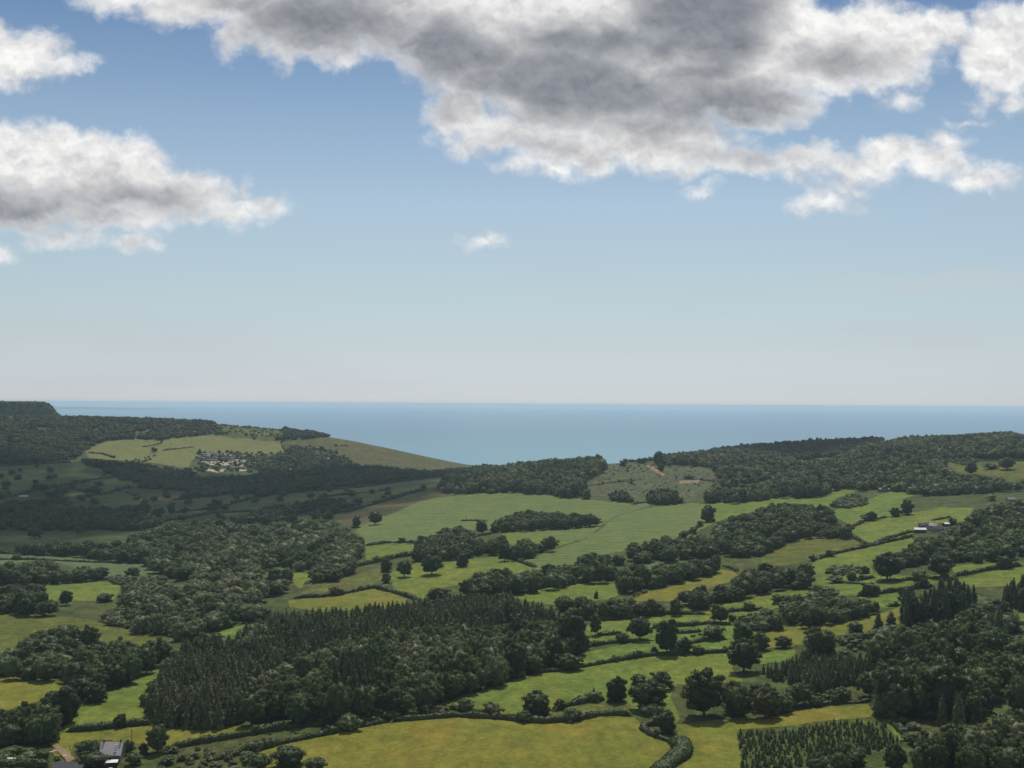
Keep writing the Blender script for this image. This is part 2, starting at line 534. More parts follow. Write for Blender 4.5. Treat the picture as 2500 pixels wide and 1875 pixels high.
# ------------------------------------------------------------------ ground sheet (a fan of cells, finer where it shows larger)
ub = np.concatenate([np.linspace(-0.95, -0.46, 40)[:-1], np.linspace(-0.46, 0.46, 960), np.linspace(0.46, 0.95, 40)[1:]])
yb = [-400.0, -200.0, 0.0, 60.0, 120.0, 200.0, 280.0, 360.0, 430.0]
while yb[-1] < 5390:
    y_ = yb[-1]
    yb.append(y_ + min(14.0, max(1.1, y_ * y_ / (F * 150) * 1.9)))
yb = np.array(yb)
den = np.where(yb < 60, 200.0, np.maximum(yb, 60.0) + 140.0 * np.clip((420 - yb) / 420, 0, 1))
XX = ub[:, None] * den[None, :] * np.where(yb < 60, 1.6, 1.0)
YY = np.broadcast_to(yb[None, :], XX.shape)
ZZ = height(XX, np.maximum(YY, 60))
nU, nY = XX.shape
print('ground cells', nU, nY)
GV = np.stack([XX, YY, ZZ], -1).reshape(-1, 3)
ii, jj = np.meshgrid(np.arange(nU - 1), np.arange(nY - 1), indexing='ij')
Q = np.stack([ii * nY + jj, (ii + 1) * nY + jj, (ii + 1) * nY + jj + 1, ii * nY + jj + 1], -1)
gme = mesh_np('ground', GV, quads=Q.reshape(-1, 4), smooth=True)
add_obj('ground', gme, GROUND, label='rough green ground of the valley and hills', kind='structure')
# centres of the cells, their photograph pixels
cxm = 0.25 * (XX[:-1, :-1] + XX[1:, :-1] + XX[:-1, 1:] + XX[1:, 1:])
cym = 0.25 * (YY[:-1, :-1] + YY[1:, :-1] + YY[:-1, 1:] + YY[1:, 1:])
LIFT = [0.0]


def lay(name, pts, mat, label, lift, step=6):
    """a sheet of ground cover over the cells inside the outline, following the ground exactly"""
    dn = densify(list(pts) + [pts[0]], step)
    W = np.array([cast(px, py) for px, py in dn])
    pu = W[:, 0] / W[:, 1]; pY = W[:, 1]
    # outline in (u, distance) so edges keep their bends
    u0, u1, y0, y1 = pu.min(), pu.max(), pY.min(), pY.max()
    sel_u = np.nonzero((ub[1:] > u0) & (ub[:-1] < u1))[0]
    sel_y = np.nonzero((yb[1:] > y0) & (yb[:-1] < y1))[0]
    sel_y = sel_y[yb[sel_y] >= 420]
    if len(sel_u) < 2 or len(sel_y) < 2:
        return None
    a, b = sel_u[0], sel_u[-1] + 1
    c, d = sel_y[0], sel_y[-1] + 1
    cu = (cxm[a:b, c:d] / cym[a:b, c:d]); cY = cym[a:b, c:d]
    wob = 1 + 0.0012 * vnoise(cxm[a:b, c:d], cY, 14, 9)
    ins = pip(np.stack([pu * 3000, pY], -1), cu * 3000 * wob, cY * wob)
    q = Q[a:b, c:d][ins]
    if len(q) == 0:
        return None
    used, inv = np.unique(q, return_inverse=True)
    v = GV[used].copy()
    v[:, 2] += lift
    me = mesh_np(name, v, quads=inv.reshape(-1, 4), smooth=True)
    return add_obj(name, me, mat, label=label, kind='structure')


FIELDS = [
    ('gold', 'e 2212,1620 f 0,1535 300,1450 600,1390 900,1320 1140,1280 1400,1260 1700,1235 2000,1250 2212,1265 g 0,1262 300,1285 600,1265 750,1235 1060,1230 1140,1300 1160,1350 1260,1410 1380,1460 1400,1500 1330,1590 1200,1690 f 300,1690 e 2300,1690', 'wide golden meadow at the very bottom, ringed by low hedges'),
    ('gold', 'g 1420,1290 1860,1250 1990,1230 2212,1240 h 0,1240 200,1200 400,1160 880,1120 960,1150 1030,1195 860,1240 700,1250 400,1280 200,1310 0,1325 g 2212,1340 1940,1340 1930,1400 1980,1620 1990,1690 1340,1690 1500,1560 1510,1480 1430,1380', 'golden meadow below the big oak beside the young conifers'),
    ('gold', 'e 450,1440 520,1370 800,1345 1290,1305 1500,1340 1900,1320 2212,1300 f 0,1285 250,1285 230,1320 0,1365 e 2212,1360 1900,1410 1480,1480 1400,1470 1100,1450 860,1420 640,1450 580,1560 450,1560', 'narrow golden meadow above the farmhouse'),
    ('gold', 'e -60,850 0,865 330,905 550,945 520,1000 330,1100 130,1150 -60,1240', 'golden meadow at the left edge between two woods'),
    ('green', 'e 520,1350 600,1240 690,1110 850,1060 1280,870 1300,810 1460,780 1400,880 1320,1050 1230,1150 1290,1170 1290,1290 800,1335', 'bright green meadow left of the conifer plantation'),
    ('olive', 'e -60,340 0,345 600,385 900,425 1200,510 1340,550 1200,660 -60,760', 'olive pasture at the left edge'),
    ('green', 'e 330,100 600,80 950,90 1030,110 960,250 380,250', 'small green meadow among the left-hand trees'),
    ('fresh', 'e 1600,560 1920,480 2100,440 2212,400 2150,520 1920,600', 'sliver of bright pasture at the corner of the plantation'),
    ('gold', 'f 290,250 340,240 620,220 800,190 950,158 1020,150 1150,180 1290,235 1290,290 600,350 290,300', 'round-topped bright meadow behind the plantation'),
    ('green', 'b 60,1500 240,1510 560,1530 560,1600 500,1640 f 480,110 380,150 300,60', 'small meadow under the mid wood'),
    ('dull', 'f 340,215 480,130 b 560,1620 700,1600 1060,1510 1130,1540 f 1160,80 1120,130 1000,130 800,170 620,205', 'rough pasture with a hedge across it'),
    ('green', 'b 1150,1560 1180,1530 1400,1460 1700,1440 2000,1420 2212,1400 c 0,1430 60,1450 210,1515 180,1560 0,1600 b 2212,1650 f 1800,100 1600,140 1400,245 1290,210 1180,150', 'sunlit pasture with three round trees'),
    ('green', 'b 930,1330 1100,1312 1380,1310 1300,1400 950,1450', 'small pasture below the hill field'),
    ('crop', 'b 860,1190 900,1150 1120,1070 1350,960 1520,890 1800,888 2212,860 c 0,862 500,912 900,955 1000,965 1060,980 1180,965 1200,990 1000,1040 880,1090 790,1150 700,1240 620,1275 500,1280 0,1210 b 2212,1200 1900,1180 1700,1230 1380,1305 940,1312', 'broad green hill field below the coastal wood'),
    ('brown', 'b 650,1100 800,1050 1080,962 1300,900 1520,870 1800,885 1520,915 1350,965 1130,1065 900,1150 760,1160', 'brown strip of bracken along the hill field'),
    ('green', 'c -20,1200 0,1205 300,1210 560,1275 560,1285 420,1330 200,1330 b 2212,1350 2080,1235', 'green strip under the hilltop copse'),
    ('crop', 'c 120,1455 450,1335 640,1275 800,1170 850,1110 1000,1040 1200,1000 1560,960 1650,975 1620,1120 1560,1200 1420,1280 870,1390 600,1470 250,1530', 'pale striped crop field in the middle'),
    ('green', 'c 1640,970 1760,960 2000,962 2212,925 d 0,930 520,905 620,850 760,840 850,920 620,1000 0,1010 c 2212,1000 1850,1090 1740,1130 1440,1290 1560,1200 1630,1110', 'green slope under the right-hand wood'),
    ('pale', 'c 880,1540 1150,1480 1400,1440 1660,1412 1600,1450 1300,1480 1000,1600 890,1610', 'thin pale strip between two hedgerow belts'),
    ('green', 'g 50,215 300,150 560,95 880,95 970,180 880,235 600,260 420,290 130,255', 'bright pasture behind the plantation corner'),
    ('gold', 'g 1040,250 1180,170 1380,130 1450,100 c 1680,1580 1700,1540 1800,1520 1910,1545 1950,1590 g 1900,80 1700,140 1460,250', 'golden meadow with a ring of bare soil under the trees'),
    ('green', 'g -20,950 170,880 640,812 1100,740 1240,715 1870,690 1900,850 1990,930 1420,960 1370,1060 1450,1240 1420,1300 1050,1225 750,1232 300,1280 0,1258 f 1990,1245 1580,1120 1800,1040', 'large bright pasture sloping down to the meadow hedge'),
    ('dull', 'g 370,1190 640,1120 830,1090 1030,1110 1050,1215 750,1225 320,1265', 'darker strip of pasture between two hedges'),
    ('fresh', 'g 150,870 640,690 1060,600 1240,590 1870,570 1880,680 1240,708 640,800 300,845', 'narrow terraced pasture, third up from the meadow'),
    ('green', 'g 640,620 660,480 690,440 1050,410 1200,470 1060,590', 'small terraced pasture beside the plantation edge'),
    ('fresh', 'g 1060,590 1210,480 1500,460 1900,455 2212,480 h 0,480 0,700 g 2212,700 1870,690 1880,570', 'terraced pasture between lone round trees'),
    ('green', 'g 1050,410 1200,370 1690,367 2212,330 2212,440 1900,450 1500,458 1210,475', 'upper terraced pasture below the hedgerow trees'),
    ('green', 'g 1480,360 1480,320 1850,255 2212,200 h 100,190 0,330 g 2212,322 1850,340 1680,362', 'topmost terraced pasture'),
    ('olive', 'd -20,1510 0,1410 180,1340 360,1260 620,1245 740,1250 860,1320 870,1340 620,1388 470,1432 250,1480', 'dry green field right of the hedgerow belt'),
    ('green', 'd 430,1480 470,1440 620,1395 900,1335 1270,1255 1300,1330 1100,1400 920,1500 960,1600 430,1659', 'long green pasture under the farm'),
    ('green', 'd 740,1200 800,1160 1070,1085 1500,1000 1790,1000 1720,1120 1500,1130 1300,1180 1250,1240 1000,1300 890,1300', 'green field left of the farm'),
    ('fresh', 'd 600,1050 620,1020 860,960 1000,890 1100,860 1310,890 1190,930 1180,1070 1070,1078 880,1110 740,1150 640,1090', 'upper green field under the wood'),
    ('olive', 'd 1530,620 1720,620 1850,640 2300,610 2300,760 1830,725 1650,700 1590,660', 'pasture high on the right hill'),
    ('green', 'd 1600,1510 1640,1490 1980,1460 1990,1500 1640,1572', 'green strip between trees on the right'),
    ('green', 'd 1620,1620 1900,1545 2300,1490 d 2300,1700 h 2100,130 1800,135 1600,80', 'pasture at the right edge above the dark conifers'),
    ('green', 'h 420,110 560,20 600,-20 1280,40 1560,30 1560,70 1430,115 1170,162 990,183 830,205 640,200 500,125', 'pasture with scattered bushes right of centre'),
    ('fresh', 'h 820,220 1170,180 1200,290 1050,310 870,265', 'small pasture left of the dark conifers'),
    ('gold', 'h -10,500 240,468 420,462 640,440 820,390 960,370 1200,290 1200,420 1150,450 930,540 640,545 350,620 50,650', 'tufted golden pasture among the bushes'),
    ('green', 'h 0,200 380,140 400,200 160,310 0,330', 'green corner between bush rows'),
    ('fresh', 'h -20,710 150,655 280,660 290,700 230,760 -20,790', 'small fresh pasture above the spruce plantation'),
    ('fresh', 'h 2070,380 2212,345 2400,340 2400,420 2150,440', 'bright gap at the right edge'),
    ('lane', 'h 0,1325 400,1285 1030,1240 1060,1260 1230,1430 1230,1690 0,1690 g 2300,1690 1990,1690 1935,1395 1950,1335', 'grass between the young conifers'),
    ('fresh', 'h 1035,1250 1090,1240 1240,1420 1190,1440 1060,1320', 'mown grass path beside the young conifers'),
    ('valley_green', 'a -60,650 0,645 650,622 930,700 930,760 700,790 400,835 200,890 -60,925', 'large shaded pasture on the left hillside'),
    ('valley_green', 'a 740,800 1000,755 1200,800 1210,840 880,885', 'shaded field in a bend of hedges'),
    ('valley_green', 'a 520,870 880,892 1080,872 1280,960 900,990 640,920', 'shaded valley pasture'),
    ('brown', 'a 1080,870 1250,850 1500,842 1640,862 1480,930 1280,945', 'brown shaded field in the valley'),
    ('valley_green', 'a 1180,1010 1450,985 1860,930 2212,885 b 0,920 330,872 600,850 900,835 1600,742 1570,830 1300,885 1100,925 740,985 300,1000 0,1070 a 2212,1020 1400,1105', 'long shaded field climbing to the coastal wood'),
    ('valley_green', 'b 100,1100 300,1060 560,1000 900,1000 1050,960 900,1010 620,1095 500,1110', 'shaded slope above the mid wood'),
    ('hay', 'a 715,520 900,435 1100,420 1350,435 1600,400 1850,388 1950,410 2212,425 b 0,432 240,445 260,540 0,560 a 2212,575 1700,548 1620,600 1590,665 1180,610 960,600 760,585', 'sunlit dry meadow above the village'),
    ('heath', 'b 230,450 500,420 720,402 850,400 1200,478 1600,585 1750,625 2060,655 2000,690 1700,690 1200,640 870,630 740,570 500,510 300,460', 'sunlit heath slope falling to the sea'),
    ('dull', 'a 1790,262 2000,268 2212,285 b 0,282 120,292 240,320 260,380 120,400 0,405 a 2100,395 1900,350', 'open scrubby grass on the top of the left ridge'),
    ('valley_green', 'a -60,385 60,385 190,400 120,425 -60,430', 'small pasture in the left ridge wood'),
    ('hay', 'a 340,238 430,232 425,248 360,252', 'light patch of grass on the left ridge'),
    ('pale', 'a -60,1400 0,1395 450,1415 900,1450 1200,1475 1400,1510 1240,1590 940,1590 500,1470 300,1450 -60,1490', 'pale crop field behind the left trees'),
    ('valley_green', 'a -60,1325 300,1335 300,1365 -60,1360', 'thin pasture at the far left'),
    ('valley_green', 'a -60,1075 120,1080 240,1110 100,1150 -60,1150', 'small shaded pasture at the far left'),
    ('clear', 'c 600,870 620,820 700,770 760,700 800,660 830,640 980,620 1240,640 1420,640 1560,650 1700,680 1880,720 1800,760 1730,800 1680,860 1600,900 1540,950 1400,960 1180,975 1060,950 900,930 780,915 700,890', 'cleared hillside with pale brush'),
    ('valley_green', 'a 1660,700 1870,740 1860,765 1700,750', 'small clearing below the village'),
]
# rings: bare soil
SOIL = [
    ('dirt', 'p 118,1817 135,1815 152,1826 165,1838 178,1850 197,1870 193,1885 178,1878 160,1858 146,1843 134,1829', 'orange dirt track beside the farmhouse', 'path'),
    ('dirt', 'c 1165,640 1225,655 1330,725 1310,735 1190,680', 'orange dirt track on the cleared hillside', 'path'),
    ('dirt', 'c 1440,775 1620,765 1610,795 1450,798', 'patch of bare orange earth on the cleared hillside', 'ground_patch'),
    ('sand', 'p 496,1146 550,1147 546,1152 530,1155 500,1149', 'sandy yard below the village', 'ground_patch'),
    ('sand', 'p 580,1147 612,1147 612,1152 585,1151', 'second sandy yard right of the first', 'ground_patch'),
    ('sand', 'p 500,1128 600,1124 600,1143 560,1138 500,1136', 'pale gravel between the caravans', 'ground_patch'),
]
for i, (k, s, lab) in enumerate(FIELDS):
    lay('field', T(s), GM[k], lab, 0.10 + 0.03 * (i % 5) + (0.2 if k in ('brown',) else 0))
for i, (k, s, lab, nm) in enumerate(SOIL):
    lay(nm, T(s), GM[k], lab, 0.55 + 0.02 * i, 3)

# ------------------------------------------------------------------ sea
m, nt = new_mat('sea_water')
g = nt.n('ShaderNodeNewGeometry')
P = g.outputs['Position']
d1 = nt.noise(nt.v('MULTIPLY', P, (1.0, 0.35, 1.0)), 1 / 900.0, 5.0, 0.6)
d2 = nt.noise(P, 1 / 35.0, 3.0, 0.6)
dist = nt.m('MULTIPLY', nt.n('ShaderNodeSeparateXYZ', ins={0: P}).outputs[1], 1.0)
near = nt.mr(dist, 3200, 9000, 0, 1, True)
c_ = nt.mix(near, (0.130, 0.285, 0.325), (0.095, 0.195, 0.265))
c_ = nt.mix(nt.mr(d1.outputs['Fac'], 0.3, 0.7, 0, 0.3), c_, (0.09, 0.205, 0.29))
finish(nt, c_, 0.45, d2.outputs['Fac'], 0.5, 1.0, 0.2)
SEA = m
xs = np.linspace(-1, 1, 41)
ys = np.array([-500, 2500, 5000, 9000, 15000, 25000, 38000, 50000.0])
sv = [(x * 40000, y, 0.0) for x in xs for y in ys]
sq = [(i * 8 + j, (i + 1) * 8 + j, (i + 1) * 8 + j + 1, i * 8 + j + 1) for i in range(40) for j in range(7)]
# the near edge of the sea lies under the land
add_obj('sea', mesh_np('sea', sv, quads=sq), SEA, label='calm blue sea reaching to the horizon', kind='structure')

# faint far coast on the horizon at the left
n = 60
uu = np.linspace(px_uv(-700, 975)[0], px_uv(430, 975)[0], n)
top = []
for i, u in enumerate(uu):
    px = 1250 + u * F
    t = np.clip((430 - px) / 400.0, 0, 1)
    top.append(6 + 72 * t ** 0.8 + 4 * math.sin(i * 0.8) * t)
hv = []
for u, tz in zip(uu, top):
    hv += [(u * 30000, 30000, -2), (u * 30600, 30600, tz * 0.7), (u * 31500, 31500, tz), (u * 33000, 33000, tz * 0.9), (u * 35000, 35000, -2)]
hq = [(i * 5 + j, (i + 1) * 5 + j, (i + 1) * 5 + j + 1, i * 5 + j + 1) for i in range(n - 1) for j in range(4)]
add_obj('distant_coast', mesh_np('distant_coast', hv, quads=hq, smooth=True), GM['dull'], label='faint far coast on the horizon at the left', kind='structure')


# ------------------------------------------------------------------ foliage materials
def leaf_mat(name, tones, trans=0.33, lump=1.0):
    """tones: list of colours picked by the plant's own tint (0..1)"""
    m, nt = new_mat(name)
    at = nt.n('ShaderNodeAttribute', attribute_type='INSTANCER', attribute_name='tint')
    col = nt.ramp(at.outputs['Fac'], [(i / (len(tones) - 1), c) for i, c in enumerate(tones)])
    g = nt.n('ShaderNodeNewGeometry')
    P = g.outputs['Position']
    nz = nt.noise(P, 1 / (3.2 * lump), 3.0, 0.7)
    k = nt.mr(nz.outputs['Fac'], 0.3, 0.7, 0.8, 1.2)
    lf = nt.n('ShaderNodeAttribute', attribute_type='GEOMETRY', attribute_name='leaf')
    k = nt.m('MULTIPLY', k, nt.mr(lf.outputs['Fac'], 0, 1, 0.82, 1.18))
    col = nt.mix(1.0, col, nt.n('ShaderNodeCombineXYZ', ins={0: k, 1: k, 2: k}).outputs[0], 'MULTIPLY')
    d = nt.n('ShaderNodeBsdfPrincipled', ins={'Base Color': col, 'Roughness': 0.6, 'Specular IOR Level': 0.22})
    t = nt.n('ShaderNodeBsdfTranslucent', ins={'Color': nt.mix(1.0, col, (1.1, 1.25, 0.6), 'MULTIPLY')})
    mx = nt.n('ShaderNodeMixShader', ins={0: trans, 1: d.outputs[0], 2: t.outputs[0]})
    nt.n('ShaderNodeOutputMaterial', ins={'Surface': mx.outputs[0]})
    return m


BROAD = leaf_mat('broadleaf_leaves', [(0.048, 0.066, 0.021), (0.070, 0.092, 0.030), (0.100, 0.106, 0.038), (0.098, 0.132, 0.044), (0.160, 0.186, 0.084), (0.20, 0.20, 0.11)])
NEEDLE = leaf_mat('conifer_needles', [(0.060, 0.074, 0.026), (0.082, 0.102, 0.034), (0.105, 0.136, 0.044), (0.145, 0.138, 0.066)], 0.15)
HEDGE = leaf_mat('hedge_leaves', [(0.045, 0.062, 0.018), (0.060, 0.080, 0.022), (0.08, 0.095, 0.03)], 0.15)
m, nt = new_mat('bark')
g = nt.n('ShaderNodeNewGeometry')
nz = nt.noise(nt.v('MULTIPLY', g.outputs['Position'], (1, 1, 0.25)), 3.0, 4.0)
finish(nt, nt.mix(nz.outputs['Fac'], (0.05, 0.04, 0.03), (0.12, 0.10, 0.08)), 0.95, nz.outputs['Fac'], 0.6, 0.1)
BARK = m


def ico(sub):
    b = bmesh.new()
    bmesh.ops.create_icosphere(b, subdivisions=sub, radius=1.0)
    v = np.array([p.co[:] for p in b.verts])
    f = np.array([[q.index for q in p.verts] for p in b.faces])
    b.free()
    return v, f


ICO = {1: ico(1), 2: ico(2)}


class Leafy:
    """collects lumps and leaf sprays; every vertex carries a random leaf tone"""

    def __init__(s):
        s.v, s.q, s.t, s.l, s.n = [], [], [], [], 0

    def lump(s, c, r, sub, rs, jit=0.16):
        v, f = ICO[sub]
        vv = v * (1 + jit * rs.randn(len(v), 1)) * np.asarray(r) + np.asarray(c)
        s.v.append(vv); s.t.append(f + s.n); s.n += len(vv)
        s.l.append(np.full(len(vv), rs.rand() * 0.5 + 0.25) + 0.25 * rs.rand(len(vv)) - 0.12)

    def sprays(s, pos, nrm, size, rs, flop=0.55, aspect=1.0):
        n = len(pos)
        d = nrm + flop * rs.randn(n, 3)
        d /= np.linalg.norm(d, axis=1, keepdims=True) + 1e-9
        a = np.cross(d, rs.randn(n, 3)); a /= np.linalg.norm(a, axis=1, keepdims=True) + 1e-9
        b = np.cross(d, a)
        sz = (size * (0.6 + 0.8 * rs.rand(n)))[:, None] * 0.5
        c0 = pos - a * sz - b * sz * aspect * 0.6; c1 = pos + a * sz * 0.7 - b * sz * aspect
        c2 = pos + a * sz + b * sz * aspect * 0.7; c3 = pos - a * sz * 0.6 + b * sz * aspect
        v = np.stack([c0, c1, c2, c3], 1).reshape(-1, 3)
        s.v.append(v); s.q.append(np.arange(n * 4).reshape(-1, 4) + s.n); s.n += n * 4
        s.l.append(np.repeat(rs.rand(n), 4))

    def mesh(s, name):
        v = np.concatenate(s.v)
        me = mesh_np(name, v, quads=np.concatenate(s.q) if s.q else None, tris=np.concatenate(s.t) if s.t else None)
        at = me.attributes.new('leaf', 'FLOAT', 'POINT')
        at.data.foreach_set('value', np.clip(np.concatenate(s.l), 0, 1).astype(np.float32))
        return me


def sph(n, rs, up=-0.4):
    z = rs.uniform(up, 1, n); a = rs.uniform(0, 2 * math.pi, n); r = np.sqrt(1 - z * z)
    return np.stack([r * np.cos(a), r * np.sin(a), z], 1)


def crown(name, kind, lod, seed):
    """a crown one unit high and one unit wide, standing on z = 0"""
    rs = np.random.RandomState(seed)
    L = Leafy()
    base = {'round': 0.05, 'dome': 0.0, 'tall': 0.03, 'bush': 0.0}[kind]
    flat = {'round': 0.62, 'dome': 0.8, 'tall': 0.55, 'bush': 0.9}[kind]
    cz = base + (1 - base) * (0.48 if kind != 'dome' else 0.38)
    hz_ = (1 - base) * 0.5
    ncl = {0: 36, 1: 17, 2: 8}[lod]
    C0 = np.array([0, 0, cz])
    # inner mass
    L.lump(C0, (0.36, 0.36, hz_ * 0.8), 2 if lod < 2 else 1, rs, 0.09)
    dirs = sph(ncl * 6, rs, -0.75)
    ph = rs.uniform(0, 6.28, 4)
    pick = [0]
    for _ in range(ncl - 1):
        dd = np.min(np.linalg.norm(dirs[:, None] - dirs[pick][None], axis=2), axis=1)
        dd += 0.15 * rs.rand(len(dirs))
        pick.append(int(np.argmax(dd)))
    tot = {0: 3600, 1: 800, 2: 150}[lod]
    size = {0: 0.042, 1: 0.068, 2: 0.12}[lod]
    for k in pick:
        d = dirs[k]
        rr = {0: 0.115, 1: 0.15, 2: 0.205}[lod] * rs.uniform(0.75, 1.3)
        az = math.atan2(d[1], d[0])
        lobe = 1 + 0.13 * math.sin(2 * az + ph[0]) + 0.10 * math.sin(3 * az + 3 * d[2] + ph[1]) + 0.08 * math.sin(5 * az + ph[2])
        dist = rs.uniform(0.78, 1.03) * lobe
        ext = np.array([0.5 - rr * 0.8, 0.5 - rr * 0.8, hz_ - rr * 0.7])
        c = C0 + d * ext * dist
        if kind == 'dome' and c[2] < rr * 0.5:
            c[2] = rr * 0.5
        c[2] = min(c[2], 1.0 - rr * 0.75)
        c[2] = max(c[2], base + rr * 0.4)
        r3 = np.array([rr, rr, rr * rs.uniform(0.65, 0.9)])
        L.lump(c, r3 * 0.86, 1, rs, 0.14)
        n = int(tot / ncl * (rr / 0.16) ** 1.5)
        s = sph(n, rs, -0.7)
        L.sprays(c + s * r3 * rs.uniform(0.85, 1.16, (n, 1)), s, np.full(n, size), rs, 0.36)
    return L.mesh(name)


def conifer(name, lod, seed, young=False):
    rs = np.random.RandomState(seed)
    L = Leafy()
    tiers = {0: 15, 1: 9, 2: 5}[lod]
    nb = {0: 13, 1: 9, 2: 6}[lod]
    b0 = 0.03 if young else 0.1
    # inner cone
    kk = 9
    ring = []
    v = []
    for z, r in ((b0, 0.28), (0.45, 0.2), (0.8, 0.07), (0.97, 0.01)):
        for a in range(kk):
            q = 2 * math.pi * a / kk
            v.append((r * math.cos(q) * rs.uniform(0.85, 1.1), r * math.sin(q) * rs.uniform(0.85, 1.1), z))
    v = np.array(v)
    f = [(i * kk + a, i * kk + (a + 1) % kk, (i + 1) * kk + (a + 1) % kk, (i + 1) * kk + a) for i in range(3) for a in range(kk)]
    L.v.append(v); L.q.append(np.array(f)); L.l.append(np.full(len(v), 0.2)); L.n += len(v)
    for t in range(tiers):
        f = t / tiers
        z = b0 + (1 - b0) * f ** 0.92
        rad = 0.5 * (1 - f) ** 0.7 * rs.uniform(0.8, 1.1) + 0.015
        for b in range(nb):
            a = 2 * math.pi * (b + 0.5 * (t % 2)) / nb + rs.uniform(-0.25, 0.25)
            rr = rad * rs.uniform(0.7, 1.12)
            ns = max(2, int({0: 6, 1: 4, 2: 2}[lod] * (0.4 + rad * 1.6)))
            for k in range(ns):
                q = (k + 0.7) / ns
                p = np.array([[math.cos(a) * rr * q, math.sin(a) * rr * q, z - 0.09 * rr * q + 0.03 * q * q]])
                nn = np.array([[math.cos(a) * 0.5, math.sin(a) * 0.5, 1.0]])
                L.sprays(p, nn, np.array([rad * {0: 0.34, 1: 0.5, 2: 0.85}[lod] + 0.02]), rs, 0.3)
    top = np.array([[0, 0, 0.97], [0, 0, 0.93]])
    L.sprays(top, np.array([[1, 0, 0.2], [0, 1, 0.2]], float), np.array([0.05, 0.06]), rs, 0.1, 1.8)
    return L.mesh(name)


def trunk_mesh(name, h=0.5, r=0.035, limbs=4, seed=0):
    rs = np.random.RandomState(seed)
    V, Qs = [], []

    def seg(pts, rad):
        n0 = len(V); k = 7
        for (p, rr) in zip(pts, rad):
            for a in range(k):
                q = 2 * math.pi * a / k
                V.append((p[0] + rr * math.cos(q), p[1] + rr * math.sin(q), p[2]))
        for i in range(len(pts) - 1):
            for a in range(k):
                Qs.append((n0 + i * k + a, n0 + i * k + (a + 1) % k, n0 + (i + 1) * k + (a + 1) % k, n0 + (i + 1) * k + a))
    seg([(0, 0, -0.04), (0.004, 0, 0.02), (0.01, 0.006, h * 0.5), (0.0, 0.0, h)], [r * 1.5, r * 1.1, r * 0.85, r * 0.5])
    for i in range(limbs):
        a = rs.uniform(0, 6.28); z = h * rs.uniform(0.45, 0.8)
        seg([(0, 0, z), (0.12 * math.cos(a), 0.12 * math.sin(a), z + 0.1), (0.27 * math.cos(a), 0.27 * math.sin(a), z + 0.22)], [r * 0.5, r * 0.35, r * 0.15])
    return mesh_np(name, V, quads=Qs)


PROTO = {}
for kd, nvar in (('round', 4), ('dome', 3), ('tall', 3), ('bush', 2)):
    for lod in (0, 1, 2):
        for i in range(nvar):
            me = crown('crown_%s' % kd, kd, lod, 100 + 17 * i + lod * 5 + len(kd))
            me.materials.append(BROAD)
            PROTO[kd, lod, i] = me
for lod in (0, 1, 2):
    for i in range(3):
        me = conifer('conifer_needles', lod, 40 + i + 9 * lod)
        me.materials.append(NEEDLE)
        PROTO['conifer', lod, i] = me
for i in range(3):
    PROTO['trunk', 0, i] = trunk_mesh('trunk', 0.55, 0.03, 5, i)
    PROTO['trunk', 0, i].materials.append(BARK)
PROTO['pole', 0, 0] = trunk_mesh('trunk', 0.9, 0.018, 0, 5)
PROTO['pole', 0, 0].materials.append(BARK)
NVAR = {'round': 4, 'dome': 3, 'tall': 3, 'bush': 2, 'conifer': 3}


def pick_lod(hpx):
    return 0 if hpx > 62 else (1 if hpx > 24 else 2)


def plant(name, kind, x, y, h, wd, tint, label, cat, group=None, parts=True, rz=None, var=None):
    z = float(height(x, y))
    hpx = h * F / y
    lod = pick_lod(hpx)
    var = rng.randint(NVAR[kind]) if var is None else var
    rz = rng.uniform(0, 6.28) if rz is None else rz
    sc = (wd, wd, h)
    if parts:
        root = add_obj(name, None, loc=(x, y, z - 0.15), label=label, cat=cat, group=group)
        root.rotation_euler = (0, 0, rz)
        root['tint'] = float(tint)
        nm = 'foliage' if cat in ('shrub', 'hedge') else 'crown'
        c = add_obj(nm, PROTO[kind, lod, var], parent=root)
        c.scale = sc
        c['tint'] = float(tint)
        t = add_obj('stem' if nm == 'foliage' else 'trunk', PROTO['pole', 0, 0] if kind == 'conifer' else PROTO['trunk', 0, var % 3], parent=root)
        t.scale = (wd, wd, h)
        return root
    o = add_obj(name, PROTO[kind, lod, var], loc=(x, y, z - 0.15), label=label, cat=cat, group=group)
    o.rotation_euler = (0, 0, rz)
    o.scale = sc
    o['tint'] = float(tint)
    return o


